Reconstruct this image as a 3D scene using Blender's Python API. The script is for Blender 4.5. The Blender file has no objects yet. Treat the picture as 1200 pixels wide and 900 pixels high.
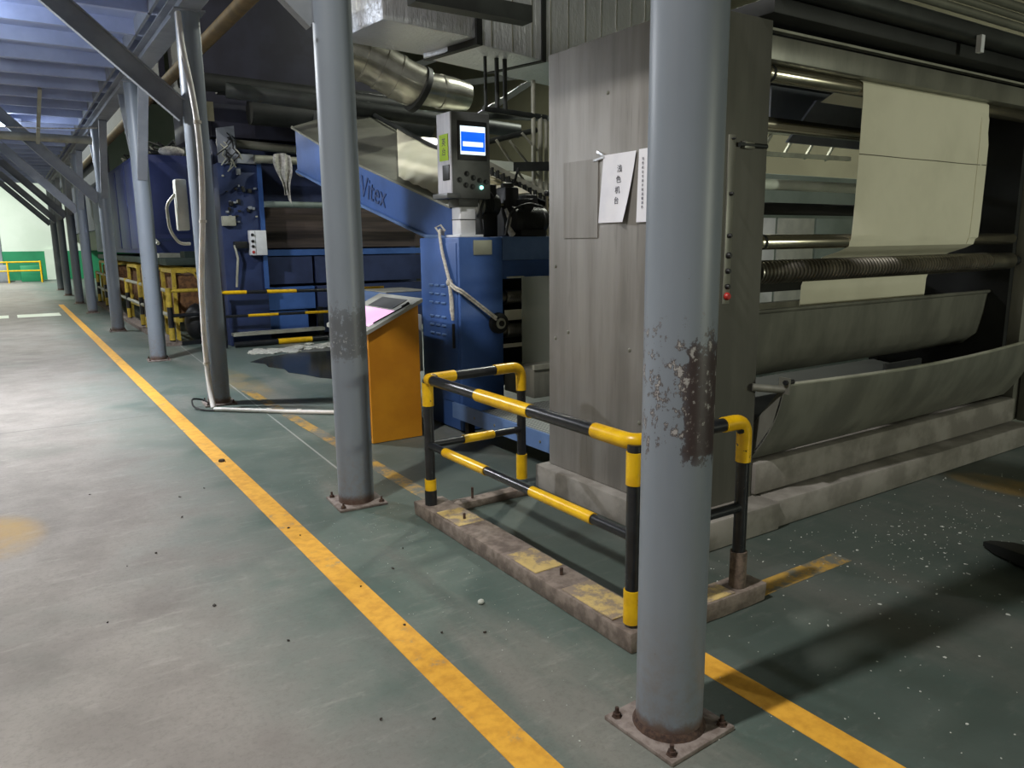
import bpy, bmesh, math, random
from mathutils import Vector, Matrix, noise as mnoise
random.seed(7)
S = bpy.context.scene
COL = S.collection
PI = math.pi

# ------------------------------------------------------------------ camera
F, PIT, ROL, YAW, HC = 887.8, .18498, -.0112, .58297, 1.6
fwd = Vector((math.sin(YAW)*math.cos(PIT), math.cos(YAW)*math.cos(PIT), -math.sin(PIT)))
rt = Vector((math.cos(YAW), -math.sin(YAW), 0)); up = rt.cross(fwd)
cr = rt*math.cos(ROL) + up*math.sin(ROL); cu = -rt*math.sin(ROL) + up*math.cos(ROL)
cam = bpy.data.cameras.new('camera'); cam.sensor_width = 36; cam.lens = F/1200*36
cam.clip_start = .05; cam.clip_end = 200
co = bpy.data.objects.new('camera', cam); COL.objects.link(co)
co.matrix_world = Matrix(((cr.x, cu.x, -fwd.x, 0), (cr.y, cu.y, -fwd.y, 0), (cr.z, cu.z, -fwd.z, HC), (0, 0, 0, 1)))
S.camera = co

# ------------------------------------------------------------------ world, exposure, hall lamps, added fill lamps
S.view_settings.view_transform = 'Standard'; S.view_settings.look = 'None'
S.view_settings.exposure = 0.0; S.view_settings.gamma = 1.0; S.view_settings.use_curve_mapping = False
w = bpy.data.worlds.new('world'); S.world = w; w.use_nodes = True
w.node_tree.nodes['Background'].inputs[0].default_value = (.6, .72, .85, 1)
w.node_tree.nodes['Background'].inputs[1].default_value = .02

def glow(name, loc, power, r, color):
    d = bpy.data.lights.new(name, 'POINT'); d.energy = power; d.shadow_soft_size = r; d.color = color
    o = bpy.data.objects.new(name, d); COL.objects.link(o); o.location = loc; return o
def lamp(name, loc, power, size, color=(1, 1, 1), target=None, spread=180):
    d = bpy.data.lights.new(name, 'AREA'); d.shape = 'DISK'; d.size = size; d.energy = power; d.color = color
    d.spread = math.radians(spread)
    o = bpy.data.objects.new(name, d); COL.objects.link(o); o.location = loc
    t = Vector(target) if target else Vector(loc) - Vector((0, 0, 1))
    o.rotation_euler = (t - Vector(loc)).to_track_quat('-Z', 'Y').to_euler()
    return o
WHITE = (1, .97, .93); COOL = (.74, .85, 1); GREENISH = (.93, 1, .86)
lamp('hall_or_fill_lamp', (-2.7, 1.9, 8.25), 730, .35, WHITE)                    # high bay left of the walkway
lamp('hall_or_fill_lamp', (-2.2, -6.3, 8.3), 100, .5, WHITE)  # unseen fill lamp added behind the camera for the front faces
lamp('hall_or_fill_lamp', (-2.7, 10.5, 8.3), 200, .35, WHITE)
lamp('hall_or_fill_lamp', (-2.7, 20, 7.3), 240, .4, (1, 1, .84))
lamp('hall_or_fill_lamp', (-2.7, 29, 7.3), 800, .5, (1, 1, .84))
lamp('hall_or_fill_lamp', (-2.0, 39, 7.0), 1500, .5, (.92, 1, .93))
lamp('hall_or_fill_lamp', (8.5, 8.5, 7.4), 420, .5, (.97, 1, .86))              # high bay over the machines
lamp('hall_or_fill_lamp', (9.5, 17, 7.4), 600, .5, (.97, 1, .86))
lamp('hall_or_fill_lamp', (7.4, -7.3, 2.0), 245, .8, (.96, 1, .82), target=(5.5, 2.7, 2.0))   # unseen fill lamp added to brighten the hanging cloth

# ------------------------------------------------------------------ materials
def lin(c):
    r = []
    for v in c:
        v /= 255
        r.append(v/12.92 if v <= .04045 else ((v+.055)/1.055)**2.4)
    return (*r, 1)
class NT:
    def __init__(s, name):
        m = bpy.data.materials.new(name); m.use_nodes = True; s.m = m; s.t = m.node_tree
        s.b = s.t.nodes['Principled BSDF']; s.pos = None
    def n(s, typ, **k):
        x = s.t.nodes.new(typ)
        for a, v in k.items(): setattr(x, a, v)
        return x
    def l(s, a, b): s.t.links.new(a, b)
    def P(s):
        if not s.pos: s.pos = s.n('ShaderNodeNewGeometry').outputs['Position']
        return s.pos
    def noise(s, scale, stretch=(1, 1, 1), detail=5, off=0, rough=.6):
        mp = s.n('ShaderNodeMapping'); mp.inputs['Scale'].default_value = stretch; mp.inputs['Location'].default_value = (off, off*.7, off*.3)
        s.l(s.P(), mp.inputs['Vector'])
        x = s.n('ShaderNodeTexNoise'); x.inputs['Scale'].default_value = scale; x.inputs['Detail'].default_value = detail; x.inputs['Roughness'].default_value = rough
        s.l(mp.outputs[0], x.inputs['Vector']); return x.outputs[0]
    def ramp(s, v, a, b):
        x = s.n('ShaderNodeMapRange'); x.interpolation_type = 'SMOOTHSTEP'
        x.inputs[1].default_value = a; x.inputs[2].default_value = b
        s.l(v, x.inputs[0]); return x.outputs[0]
    def math(s, op, a, b=None, c=None):
        x = s.n('ShaderNodeMath', operation=op)
        for i, v in enumerate((a, b, c)):
            if v is None: continue
            if isinstance(v, (int, float)): x.inputs[i].default_value = v
            else: s.l(v, x.inputs[i])
        return x.outputs[0]
    def mix(s, f, a, b):
        x = s.n('ShaderNodeMix', data_type='RGBA')
        if isinstance(f, (int, float)): x.inputs[0].default_value = f
        else: s.l(f, x.inputs[0])
        for i, v in ((6, a), (7, b)):
            if isinstance(v, tuple): x.inputs[i].default_value = v
            else: s.l(v, x.inputs[i])
        return x.outputs[2]
    def xyz(s):
        x = s.n('ShaderNodeSeparateXYZ'); s.l(s.P(), x.inputs[0]); return x.outputs
    def bump(s, v, strength, dist=.01):
        x = s.n('ShaderNodeBump'); x.inputs['Strength'].default_value = strength; x.inputs['Distance'].default_value = dist
        s.l(v, x.inputs['Height']); s.l(x.outputs[0], s.b.inputs['Normal'])
    def col(s, v):
        if isinstance(v, tuple): s.b.inputs['Base Color'].default_value = v
        else: s.l(v, s.b.inputs['Base Color'])

def M(name, c1, c2=None, rough=.5, metal=0, scale=3, stretch=(1, 1, 1), lo=.35, hi=.65, bump=0, spec=.5, rvar=0, speck=None, alpha=1):
    k = NT(name)
    k.b.inputs['Roughness'].default_value = rough; k.b.inputs['Metallic'].default_value = metal
    k.b.inputs['Specular IOR Level'].default_value = spec
    c2 = c2 or tuple(int(v*.86) for v in c1)
    nz = k.noise(scale, stretch)
    c = k.mix(k.ramp(nz, lo, hi), lin(c1), lin(c2))
    if speck:
        sc, th, cc = speck
        c = k.mix(k.ramp(k.noise(sc, detail=3, off=5), th, th+.04), c, lin(cc))
    k.col(c)
    if rvar:
        k.l(k.math('ADD', k.math('MULTIPLY', nz, rvar), rough-rvar/2), k.b.inputs['Roughness'])
    if bump: k.bump(nz, bump)
    if alpha < 1: k.b.inputs['Alpha'].default_value = alpha
    return k.m
def EM(name, c, strength):
    k = NT(name); k.col(lin(c)); k.b.inputs['Emission Color'].default_value = lin(c); k.b.inputs['Emission Strength'].default_value = strength
    return k.m

def floor_mat():
    k = NT('epoxy_floor'); x, y, z = k.xyz()
    n1 = k.noise(.55, detail=6); n2 = k.noise(2.6, detail=7, off=3); n3 = k.noise(14, detail=6, off=9); n4 = k.noise(1.1, (1.6, .35, 1), 6, 4)
    # grey dust trodden over the aisle, green epoxy left beside it
    g = k.math('ADD', k.math('MULTIPLY', k.math('SUBTRACT', 1.0, x), .55), k.math('MULTIPLY', n1, 1.1))
    g = k.math('ADD', g, k.math('MULTIPLY', n2, .55))
    d = k.ramp(g, .55, 1.25)
    green = k.mix(k.ramp(n2, .3, .7), lin((80, 97, 91)), lin((98, 110, 104)))
    green = k.mix(k.ramp(n4, .48, .72), green, lin((124, 124, 118)))
    dust = k.mix(k.ramp(n2, .3, .72), lin((132, 127, 123)), lin((116, 111, 108)))
    c = k.mix(d, green, dust)
    c = k.mix(k.math('MULTIPLY', k.ramp(n3, .60, .85), .25), c, lin((170, 170, 164)))
    c = k.mix(k.math('MULTIPLY', k.ramp(k.noise(5, detail=8, off=21, rough=.75), .6, .75), .5), c, lin((92, 88, 82)))
    n5 = k.noise(48, detail=8, off=31, rough=.8); n6 = k.noise(9, (.5, 1.6, 1), 8, 17, .75); n7 = k.noise(.9, detail=4, off=40)
    c = k.mix(k.math('MULTIPLY', k.ramp(n5, .46, .66), .30), c, lin((84, 80, 76)))
    c = k.mix(k.math('MULTIPLY', k.ramp(n6, .52, .70), .2), c, lin((172, 170, 164)))
    c = k.mix(k.math('MULTIPLY', k.ramp(n7, .52, .7), .25), c, lin((96, 104, 98)))
    # dimmer light on the machine side near the camera, put into the colour
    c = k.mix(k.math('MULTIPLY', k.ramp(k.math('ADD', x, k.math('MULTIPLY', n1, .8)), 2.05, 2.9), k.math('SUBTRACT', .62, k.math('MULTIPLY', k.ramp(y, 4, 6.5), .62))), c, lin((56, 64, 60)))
    # old yellow paint nearly worn away
    for px_, py_, rx_, ry_, am in ((-.25, 4.95, .32, .5, .6), (5.3, 2.2, .22, .4, .6), (2.2, 9.2, .25, 1.4, .35)):
        q = k.math('ADD', k.math('POWER', k.math('DIVIDE', k.math('SUBTRACT', x, px_), rx_), 2), k.math('POWER', k.math('DIVIDE', k.math('SUBTRACT', y, py_), ry_), 2))
        q = k.math('MULTIPLY', k.math('SUBTRACT', 1, k.ramp(q, .2, 1)), k.math('MULTIPLY', k.ramp(n2, .25, .7), am))
        c = k.mix(q, c, lin((176, 140, 62)))
    # expansion joints
    j = k.math('LESS_THAN', k.math('ABSOLUTE', k.math('SUBTRACT', y, 7.86)), .012)
    j2 = k.math('MULTIPLY', j, k.math('LESS_THAN', x, 1.0))
    c = k.mix(k.math('MULTIPLY', j2, .5), c, lin((70, 70, 66)))
    k2 = k.math('MULTIPLY', k.math('LESS_THAN', k.math('ABSOLUTE', k.math('SUBTRACT', x, k.math('ADD', 1.60, k.math('MULTIPLY', y, .049)))), .007), k.math('GREATER_THAN', y, 4.7))
    c = k.mix(k.math('MULTIPLY', k2, .6), c, lin((178, 180, 176)))
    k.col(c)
    r = k.math('ADD', .34, k.math('MULTIPLY', d, .3)); r = k.math('ADD', r, k.math('MULTIPLY', n2, .25))
    k.l(r, k.b.inputs['Roughness']); k.b.inputs['Specular IOR Level'].default_value = .4
    k.bump(k.math('ADD', n3, k.math('MULTIPLY', n2, 2)), .12, .004)
    return k.m
def paint_mat(name, wear, c1=(224, 168, 60), c2=(202, 146, 48), under=(128, 132, 122), sc=3.0):
    k = NT(name)
    n = k.noise(sc, detail=8, rough=.75); n2 = k.noise(18, detail=6, off=4)
    c = k.mix(k.ramp(n2, .35, .7), lin(c1), lin(c2))
    c = k.mix(k.ramp(k.math('ADD', n, k.math('MULTIPLY', n2, .35)), .95-wear, 1.1-wear), c, lin(under))
    k.col(c); k.b.inputs['Roughness'].default_value = .55
    return k.m
def column_mat(name, marks):
    """grey paint; marks = list of (z0, z1, amount, colour) bands where the paint is scraped off; rust at the foot"""
    k = NT(name); x, y, z = k.xyz()
    n = k.noise(1.2, (1, 1, .3)); n2 = k.noise(26, detail=7, off=2, rough=.7); n3 = k.noise(60, (1, 1, .25), detail=4, off=6)
    c = k.mix(k.ramp(n, .3, .7), lin((130, 139, 150)), lin((113, 121, 132)))
    for z0, z1, amt, colr, hx, lo in marks:
        m = k.math('MULTIPLY', k.ramp(z, z0, z0+.12), k.math('SUBTRACT', 1, k.ramp(z, z1-.22, z1)))
        if hx is not None:
            t = k.math('SUBTRACT', k.math('MULTIPLY', k.math('SUBTRACT', x, 1.69), .72), k.math('MULTIPLY', k.math('SUBTRACT', y, 1.63), .69))
            m = k.math('MULTIPLY', m, k.ramp(t, hx, hx+.09))
        v = k.math('ADD', k.math('MULTIPLY', n2, .75), k.math('MULTIPLY', n3, .3))
        v = k.math('ADD', v, k.math('MULTIPLY', m, amt))
        c = k.mix(k.math('MULTIPLY', k.ramp(v, lo, lo+.05), m), c, lin(colr))
    foot = k.math('SUBTRACT', 1, k.ramp(k.math('ADD', z, k.math('MULTIPLY', n2, -.08)), .0, .05))
    c = k.mix(foot, c, lin((84, 62, 54)))
    dirt = k.math('MULTIPLY', k.math('SUBTRACT', 1, k.ramp(z, .1, .55)), k.ramp(n2, .35, .75))
    c = k.mix(k.math('MULTIPLY', dirt, .55), c, lin((116, 108, 102)))
    k.col(c); k.b.inputs['Roughness'].default_value = .42; k.bump(n2, .06, .003)
    return k.m
def foil_mat():
    k = NT('foil'); n = k.noise(7, (1, 1, 1), 3); n2 = k.noise(30, (1, 1, .15), 3, 3)
    k.col(lin((206, 208, 214))); k.b.inputs['Metallic'].default_value = .55; k.b.inputs['Roughness'].default_value = .36
    k.bump(k.math('ADD', n, k.math('MULTIPLY', n2, .5)), .6, .03); return k.m
def checker_plate_mat():
    k = NT('tread_plate'); x, y, z = k.xyz()
    a = k.math('SINE', k.math('MULTIPLY', k.math('ADD', x, y), 95)); b = k.math('SINE', k.math('MULTIPLY', k.math('SUBTRACT', x, y), 95))
    v = k.ramp(k.math('MULTIPLY', a, b), .2, .5)
    k.col(k.mix(v, lin((120, 124, 122)), lin((178, 182, 178)))); k.b.inputs['Metallic'].default_value = .5; k.b.inputs['Roughness'].default_value = .45
    k.bump(v, .6, .005); return k.m
def steel_panel_mat():
    k = NT('brushed_steel'); x, y, z = k.xyz()
    n = k.noise(5, (1, 1.4, .12), 6); n2 = k.noise(2, (1, 1, .5), 5, 7); n3 = k.noise(40, (1, 1, .06), 3, 2); n4 = k.noise(14, (1, 1.2, .10), 6, 12)
    c = k.mix(k.ramp(n, .32, .68), lin((154, 151, 147)), lin((130, 127, 123)))
    c = k.mix(k.math('MULTIPLY', k.ramp(n4, .58, .76), .4), c, lin((74, 72, 70)))
    c = k.mix(k.math('MULTIPLY', k.ramp(n2, .55, .75), .5), c, lin((160, 158, 155)))
    k.col(c); k.b.inputs['Metallic'].default_value = .55
    k.l(k.math('ADD', .42, k.math('MULTIPLY', n2, .3)), k.b.inputs['Roughness'])
    k.bump(n3, .08, .003); return k.m

m_floor = floor_mat()
m_line = paint_mat('yellow_floor_paint', .2); m_line_worn = paint_mat('worn_yellow_floor_paint', .36, (178, 142, 66), (160, 126, 60), under=(104, 106, 98))
m_col_near = column_mat('column_paint_rusted', [(.86, 1.46, .42, (58, 46, 48), -.05, .80), (.88, 1.5, .16, (70, 60, 60), None, .70), (.9, 1.5, .12, (166, 164, 164), None, .70), (.2, 1.9, .05, (82, 74, 72), None, .72)])
m_col_scr = column_mat('column_paint_scratched', [(.85, 1.35, .24, (92, 96, 102), None, .66), (.88, 1.2, .1, (160, 164, 168), None, .68)])
m_col = column_mat('column_paint', [(.5, 1.6, .08, (90, 92, 96), None, .72)])
m_steelgrey = M('grey_beam_paint', (146, 151, 160), (126, 131, 140), .5, scale=2)
m_deck = M('deck_sheet', (156, 168, 204), (142, 154, 190), .5, scale=1.2)
m_joist = M('joist_paint', (176, 186, 216), (160, 170, 202), .45, scale=2)
m_plate = M('dusty_plate', (136, 126, 121), (104, 92, 86), .8, scale=22, bump=.2)
m_rust = M('rusty_bolt', (86, 66, 56), (56, 42, 38), .8, .2, scale=60)
m_yel = M('gloss_yellow', (236, 190, 20), (214, 166, 14), .32, scale=9, speck=(40, .68, (70, 55, 30)))
m_yel_dull = M('dull_yellow', (196, 170, 60), (166, 142, 50), .5, scale=9, speck=(30, .62, (110, 96, 50)))
m_blk = M('gloss_black', (34, 36, 40), (24, 26, 30), .3, scale=20, speck=(70, .70, (100, 98, 96)))
m_curb = M('grimy_curb', (134, 122, 113), (100, 89, 82), .9, scale=16, bump=.5)
m_curbpaint = paint_mat('curb_yellow_paint', .34, (200, 176, 116), (184, 160, 104), (138, 124, 110), 9)
m_conc = M('concrete', (142, 138, 132), (116, 112, 106), .88, scale=5, bump=.25)
m_steel = steel_panel_mat()
m_steel2 = M('dull_stainless', (136, 136, 126), (112, 112, 104), .42, .35, scale=4, stretch=(1, 1, .3))
m_chrome = M('polished_roller', (190, 184, 164), (170, 164, 146), .22, .9, scale=3)
m_spiral = M('spiral_roller_steel', (150, 146, 136), (120, 116, 108), .3, .9, scale=6)
m_nearblack = M('dim_zone_black', (44, 45, 62), (34, 34, 48), .6, scale=2)  # dimness of the upper zone put into the colour
m_dark = M('dark_recess_steel', (40, 42, 42), (28, 30, 30), .6, .2, scale=3)
m_black = M('black_plastic', (26, 27, 29), (20, 21, 23), .5, scale=10)
m_whitepipe = M('white_pipe', (220, 228, 216), (204, 214, 200), .35, scale=3)
m_cloth = M('undyed_cloth', (232, 228, 206), (220, 216, 194), .85, scale=1.5, bump=.1)
m_seam = M('cloth_seam', (120, 116, 100), None, .9)
m_paper = M('paper', (238, 238, 246), (226, 227, 238), .7, scale=4)
m_ink = M('ink', (52, 52, 70), None, .8)
m_blue = M('machine_blue', (66, 98, 160), (56, 86, 142), .42, spec=.3, scale=2.2, speck=(55, .74, (120, 132, 150)))
m_blue_lt = M('machine_blue_light', (98, 126, 172), (84, 110, 154), .42, spec=.3, scale=3)
m_blue_dk = M('machine_blue_dark', (50, 62, 98), (42, 52, 84), .45, spec=.3, scale=2.5)
m_navy = M('dryer_navy', (54, 64, 98), (44, 52, 80), .42, spec=.35, scale=2)
m_far_blue = M('far_blue_panel', (52, 64, 116), (44, 55, 102), .45, scale=1.2)
m_brown = M('brown_dull_sheet', (96, 84, 80), (70, 62, 62), .38, .4, scale=3, stretch=(.2, 1, 6))
m_orange = M('orange_paint', (214, 146, 34), (196, 128, 28), .45, scale=2)
m_greytop = M('grey_desk_top', (176, 178, 170), (160, 162, 156), .5, scale=5)
m_hmi_side = M('hmi_light_grey', (206, 206, 214), (194, 194, 204), .5, scale=6, stretch=(1, 6, .4))
m_hmi = M('hmi_dark_face', (92, 94, 94), (80, 82, 82), .45, scale=6)
m_green_note = M('green_paper', (190, 224, 30), (176, 214, 24), .7, scale=8)
m_scr_blue = EM('screen_blue', (10, 96, 232), 1.1); m_scr_white = EM('screen_white', (225, 244, 255), 1.2)
m_scr_pink = EM('screen_pink', (236, 190, 226), .75); m_led = EM('led_cyan', (150, 255, 235), 3)
m_lampface = EM('lamp_white', (235, 245, 255), 14)
m_whitebox = M('white_enamel', (222, 224, 228), (206, 208, 214), .5, scale=5)
m_rope = M('white_rope', (214, 210, 200), (178, 172, 162), .9, scale=40)
m_conduit = M('white_conduit', (232, 229, 226), (216, 212, 208), .5, scale=6)
m_sheet = M('galvanised_sheet', (150, 150, 138), (132, 132, 122), .42, .6, scale=2)
m_foil = foil_mat()
m_duct = M('spiral_duct_steel', (186, 184, 174), (160, 158, 148), .26, .9, scale=5)
m_pipe = M('pale_pipe', (176, 176, 162), (150, 150, 138), .45, .2, scale=4)
m_pipe_dk = M('dark_pipe', (60, 64, 62), (48, 50, 50), .5, .3, scale=4)
m_ypipe = M('ochre_pipe', (116, 94, 54), (92, 75, 44), .6, scale=4)
m_rag = M('grey_rag', (196, 194, 188), (150, 148, 146), .95, scale=20, bump=.4)
m_brownbale = M('brown_bale', (128, 92, 58), (86, 60, 40), .95, scale=14, bump=.8)
m_greenwall = M('green_dado', (40, 142, 98), (32, 126, 86), .5, scale=.8)
m_whitewall = M('white_wall', (226, 234, 224), (214, 224, 212), .8, scale=.5)
m_tanwall = M('tan_wall', (150, 146, 122), (134, 130, 108), .85, scale=.5)
m_roof = M('hall_roof', (118, 116, 98), (104, 102, 86), .8, scale=.7)
m_greycab = M('green_grey_cabinet', (126, 138, 132), (112, 124, 118), .5, scale=2)
m_tread = checker_plate_mat()
m_wet = M('wet_floor', (40, 46, 42), (34, 38, 36), .16, scale=3)
m_foam = M('white_foam', (214, 214, 204), (188, 188, 178), .9, scale=26, bump=.8)
m_lint = M('lint', (206, 210, 204), (176, 180, 174), .9, scale=30)
m_chip = M('dark_chip', (58, 48, 42), (40, 34, 30), .8, scale=40)
m_red = M('red_button', (190, 50, 44), None, .4)
m_tag = M('buff_tag', (206, 204, 172), None, .7)
m_greenrubber = M('dark_green_cover', (48, 66, 60), (36, 50, 46), .6, scale=3)
k = NT('clear_guard'); k.col(lin((170, 176, 166))); k.b.inputs['Alpha'].default_value = .5; k.b.inputs['Roughness'].default_value = .35; m_guard = k.m

# ------------------------------------------------------------------ mesh helpers
class B:
    def __init__(s): s.bm = bmesh.new()
    def box(s, x0, x1, y0, y1, z0, z1, bev=0, seg=2):
        r = bmesh.ops.create_cube(s.bm, size=1)
        for v in r['verts']:
            v.co = Vector(((x0+x1)/2 + v.co.x*(x1-x0), (y0+y1)/2 + v.co.y*(y1-y0), (z0+z1)/2 + v.co.z*(z1-z0)))
        if bev:
            es = list({e for v in r['verts'] for e in v.link_edges})
            bmesh.ops.bevel(s.bm, geom=es, offset=bev, segments=seg, affect='EDGES', profile=.5)
        return s
    def bar(s, p0, p1, wdt, hgt, upv=(0, 0, 1)):
        p0 = Vector(p0); p1 = Vector(p1); d = (p1-p0).normalized(); u = Vector(upv); sd = d.cross(u).normalized(); u = sd.cross(d)
        vs = []
        for p in (p0, p1):
            for a, b in ((-1, -1), (1, -1), (1, 1), (-1, 1)):
                vs.append(s.bm.verts.new(p + sd*a*wdt/2 + u*b*hgt/2))
        for f in ((0, 3, 2, 1), (4, 5, 6, 7), (0, 1, 5, 4), (1, 2, 6, 5), (2, 3, 7, 6), (3, 0, 4, 7)):
            s.bm.faces.new([vs[i] for i in f])
        return s
    def tube(s, pts, r, seg=12, caps=True):
        pts = [Vector(p) for p in pts]; n = len(pts)
        rs = r if isinstance(r, (list, tuple)) else [r]*n
        t = []
        for i in range(n):
            a = pts[min(i+1, n-1)] - pts[max(i-1, 0)]
            t.append(a.normalized())
        ref = Vector((0, 0, 1)) if abs(t[0].z) < .9 else Vector((1, 0, 0))
        u = t[0].cross(ref).normalized(); rings = []
        for i in range(n):
            u = (u - t[i]*u.dot(t[i])).normalized(); v = t[i].cross(u)
            rings.append([s.bm.verts.new(pts[i] + (u*math.cos(2*PI*j/seg) + v*math.sin(2*PI*j/seg))*rs[i]) for j in range(seg)])
        for a, b in zip(rings, rings[1:]):
            for j in range(seg):
                s.bm.faces.new((a[j], a[(j+1) % seg], b[(j+1) % seg], b[j]))
        if caps:
            s.bm.faces.new(list(reversed(rings[0]))); s.bm.faces.new(rings[-1])
        return s
    def cyl(s, p0, p1, r, seg=16, r2=None): return s.tube([p0, p1], [r, r if r2 is None else r2], seg)
    def lathe(s, p0, axis, prof, seg=20):
        """prof: (distance along axis, radius)"""
        a = Vector(axis).normalized(); p0 = Vector(p0)
        ref = Vector((0, 0, 1)) if abs(a.z) < .9 else Vector((1, 0, 0)); u = a.cross(ref).normalized(); v = a.cross(u); rings = []
        for d, r in prof:
            rings.append([s.bm.verts.new(p0 + a*d + (u*math.cos(2*PI*j/seg)+v*math.sin(2*PI*j/seg))*max(r, 1e-4)) for j in range(seg)])
        for p, q in zip(rings, rings[1:]):
            for j in range(seg): s.bm.faces.new((p[j], p[(j+1) % seg], q[(j+1) % seg], q[j]))
        s.bm.faces.new(list(reversed(rings[0]))); s.bm.faces.new(rings[-1]); return s
    def prism(s, poly, ext):
        e = Vector(ext); a = [s.bm.verts.new(p) for p in poly]; b = [s.bm.verts.new(Vector(p)+e) for p in poly]; n = len(a)
        s.bm.faces.new(a); s.bm.faces.new(list(reversed(b)))
        for i in range(n): s.bm.faces.new((a[i], b[i], b[(i+1) % n], a[(i+1) % n]))
        return s
    def grid(s, fn, nu, nv, thick=0):
        g = [[s.bm.verts.new(fn(i/nu, j/nv)) for j in range(nv+1)] for i in range(nu+1)]
        fs = []
        for i in range(nu):
            for j in range(nv): fs.append(s.bm.faces.new((g[i][j], g[i+1][j], g[i+1][j+1], g[i][j+1])))
        if thick:
            s.bm.normal_update(); bmesh.ops.solidify(s.bm, geom=fs, thickness=thick)
        return s
    def ball(s, c, r, sc=(1, 1, 1), sub=2):
        q = bmesh.ops.create_icosphere(s.bm, subdivisions=sub, radius=1)
        for v in q['verts']: v.co = Vector((c[0]+v.co.x*r*sc[0], c[1]+v.co.y*r*sc[1], c[2]+v.co.z*r*sc[2]))
        return s
    def rot(s, piv, ang, axis='Z'):
        bmesh.ops.rotate(s.bm, verts=s.bm.verts, cent=Vector(piv), matrix=Matrix.Rotation(ang, 3, axis)); return s
def rpath(pts, rad, n=6):
    pts = [Vector(p) for p in pts]; out = [pts[0]]
    for a, b, c in zip(pts, pts[1:], pts[2:]):
        d1 = (a-b).normalized(); d2 = (c-b).normalized(); r = min(rad, (a-b).length*.49, (c-b).length*.49)
        p, q = b+d1*r, b+d2*r
        for i in range(n+1):
            t = i/n; out.append(p*(1-t)**2 + b*2*t*(1-t) + q*t*t)
    out.append(pts[-1]); return out
LOC = {}
def obj(name, b, mat, parent=None, smooth=True, label=None, kind=None):
    bm = b.bm
    bmesh.ops.recalc_face_normals(bm, faces=bm.faces)
    if parent is not None:
        L = LOC[parent.name]; bmesh.ops.translate(bm, verts=bm.verts, vec=-L)
    else:
        xs = [v.co for v in bm.verts]; lo = [min(c[i] for c in xs) for i in range(3)]; hi = [max(c[i] for c in xs) for i in range(3)]
        L = Vector(((lo[0]+hi[0])/2, (lo[1]+hi[1])/2, lo[2])); bmesh.ops.translate(bm, verts=bm.verts, vec=-L)
    if smooth:
        for f in bm.faces: f.smooth = True
        for e in bm.edges:
            if len(e.link_faces) != 2 or e.calc_face_angle(0) > math.radians(38): e.smooth = False
    me = bpy.data.meshes.new(name); bm.to_mesh(me); bm.free()
    me.materials.append(mat)
    o = bpy.data.objects.new(name, me); COL.objects.link(o)
    if parent is not None: o.parent = parent
    else: o.location = L
    LOC[o.name] = L
    if label: o['label'] = label
    if kind: o['kind'] = kind
    return o
def shared(name, src, parent, delta):
    o = bpy.data.objects.new(name, src.data); COL.objects.link(o); o.parent = parent; o.location = Vector(delta); LOC[o.name] = LOC[src.name]; return o
def thing(name, label, cat, loc=(0, 0, 0), group=None):
    o = bpy.data.objects.new(name, None); COL.objects.link(o); o.location = loc; o.empty_display_size = .1
    o['label'] = label; o['category'] = cat
    if group: o['group'] = group
    LOC[o.name] = Vector(loc); return o
def tag(o, label, cat, group=None):
    o['label'] = label; o['category'] = cat
    if group: o['group'] = group
    return o
def struct(o): o['kind'] = 'structure'; return o
def text_b(body, size, origin, xdir, ydir, depth=.0008):
    """flat lettering as a mesh; baseline start at origin"""
    cu_ = bpy.data.curves.new('lettering', 'FONT'); cu_.body = body; cu_.size = size; cu_.align_x = 'CENTER'; cu_.align_y = 'CENTER'; cu_.extrude = depth
    cu_.resolution_u = 3
    t = bpy.data.objects.new('lettering', cu_); COL.objects.link(t)
    dg = bpy.context.evaluated_depsgraph_get(); dg.update()
    me = bpy.data.meshes.new_from_object(t.evaluated_get(dg))
    bpy.data.objects.remove(t); bpy.data.curves.remove(cu_)
    b = B(); b.bm.from_mesh(me); bpy.data.meshes.remove(me)
    X_ = Vector(xdir).normalized(); Y_ = Vector(ydir).normalized(); Z_ = X_.cross(Y_); o_ = Vector(origin)
    for v in b.bm.verts: v.co = o_ + X_*v.co.x + Y_*v.co.y + Z_*v.co.z
    return b

# ================================================================== SETTING
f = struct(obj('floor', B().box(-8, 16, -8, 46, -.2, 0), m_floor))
wf = struct(obj('wall_far', B().box(-8, 16, 45.5, 46, 0, 9.2), m_whitewall))
obj('green_dado', B().box(-8, 16, 45.46, 45.5, 0, 1.42), m_greenwall, wf)
obj('pale_panel', B().box(1.75, 2.6, 45.3, 45.5, 0, 1.5), m_whitewall, wf)
obj('dark_doorway', B().box(-3.2, -.05, 45.4, 45.5, 0, 4.6), m_steelgrey, wf)
struct(obj('wall_left', B().box(-8.3, -8, -8, 46, 0, 9.2), m_tanwall))
struct(obj('wall_right', B().box(16, 16.3, -8, 46, 0, 9.2), m_tanwall))
struct(obj('wall_near', B().box(-8, 16, -8.3, -8, 0, 9.2), m_tanwall))
hr = struct(obj('ceiling', B().box(-8, 16, -8, 46, 9.2, 9.4), m_roof))
for y in range(-4, 46, 6): obj('roof_girder', B().box(-8, 16, y-.1, y+.1, 8.75, 9.2), m_roof, hr)
struct(obj('wall_added_dark', B().box(2.9, 3.05, 27.2, 45.4, 2.2, 9.2), m_nearblack))  # added dark sheet standing in for the gloom over the far machines
struct(obj('wall_added_dark_upper', B().box(2.6, 2.7, 14.95, 45.4, 4.35, 9.2), m_nearblack))  # added dark sheet covering the bright far wall above the machines
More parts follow.
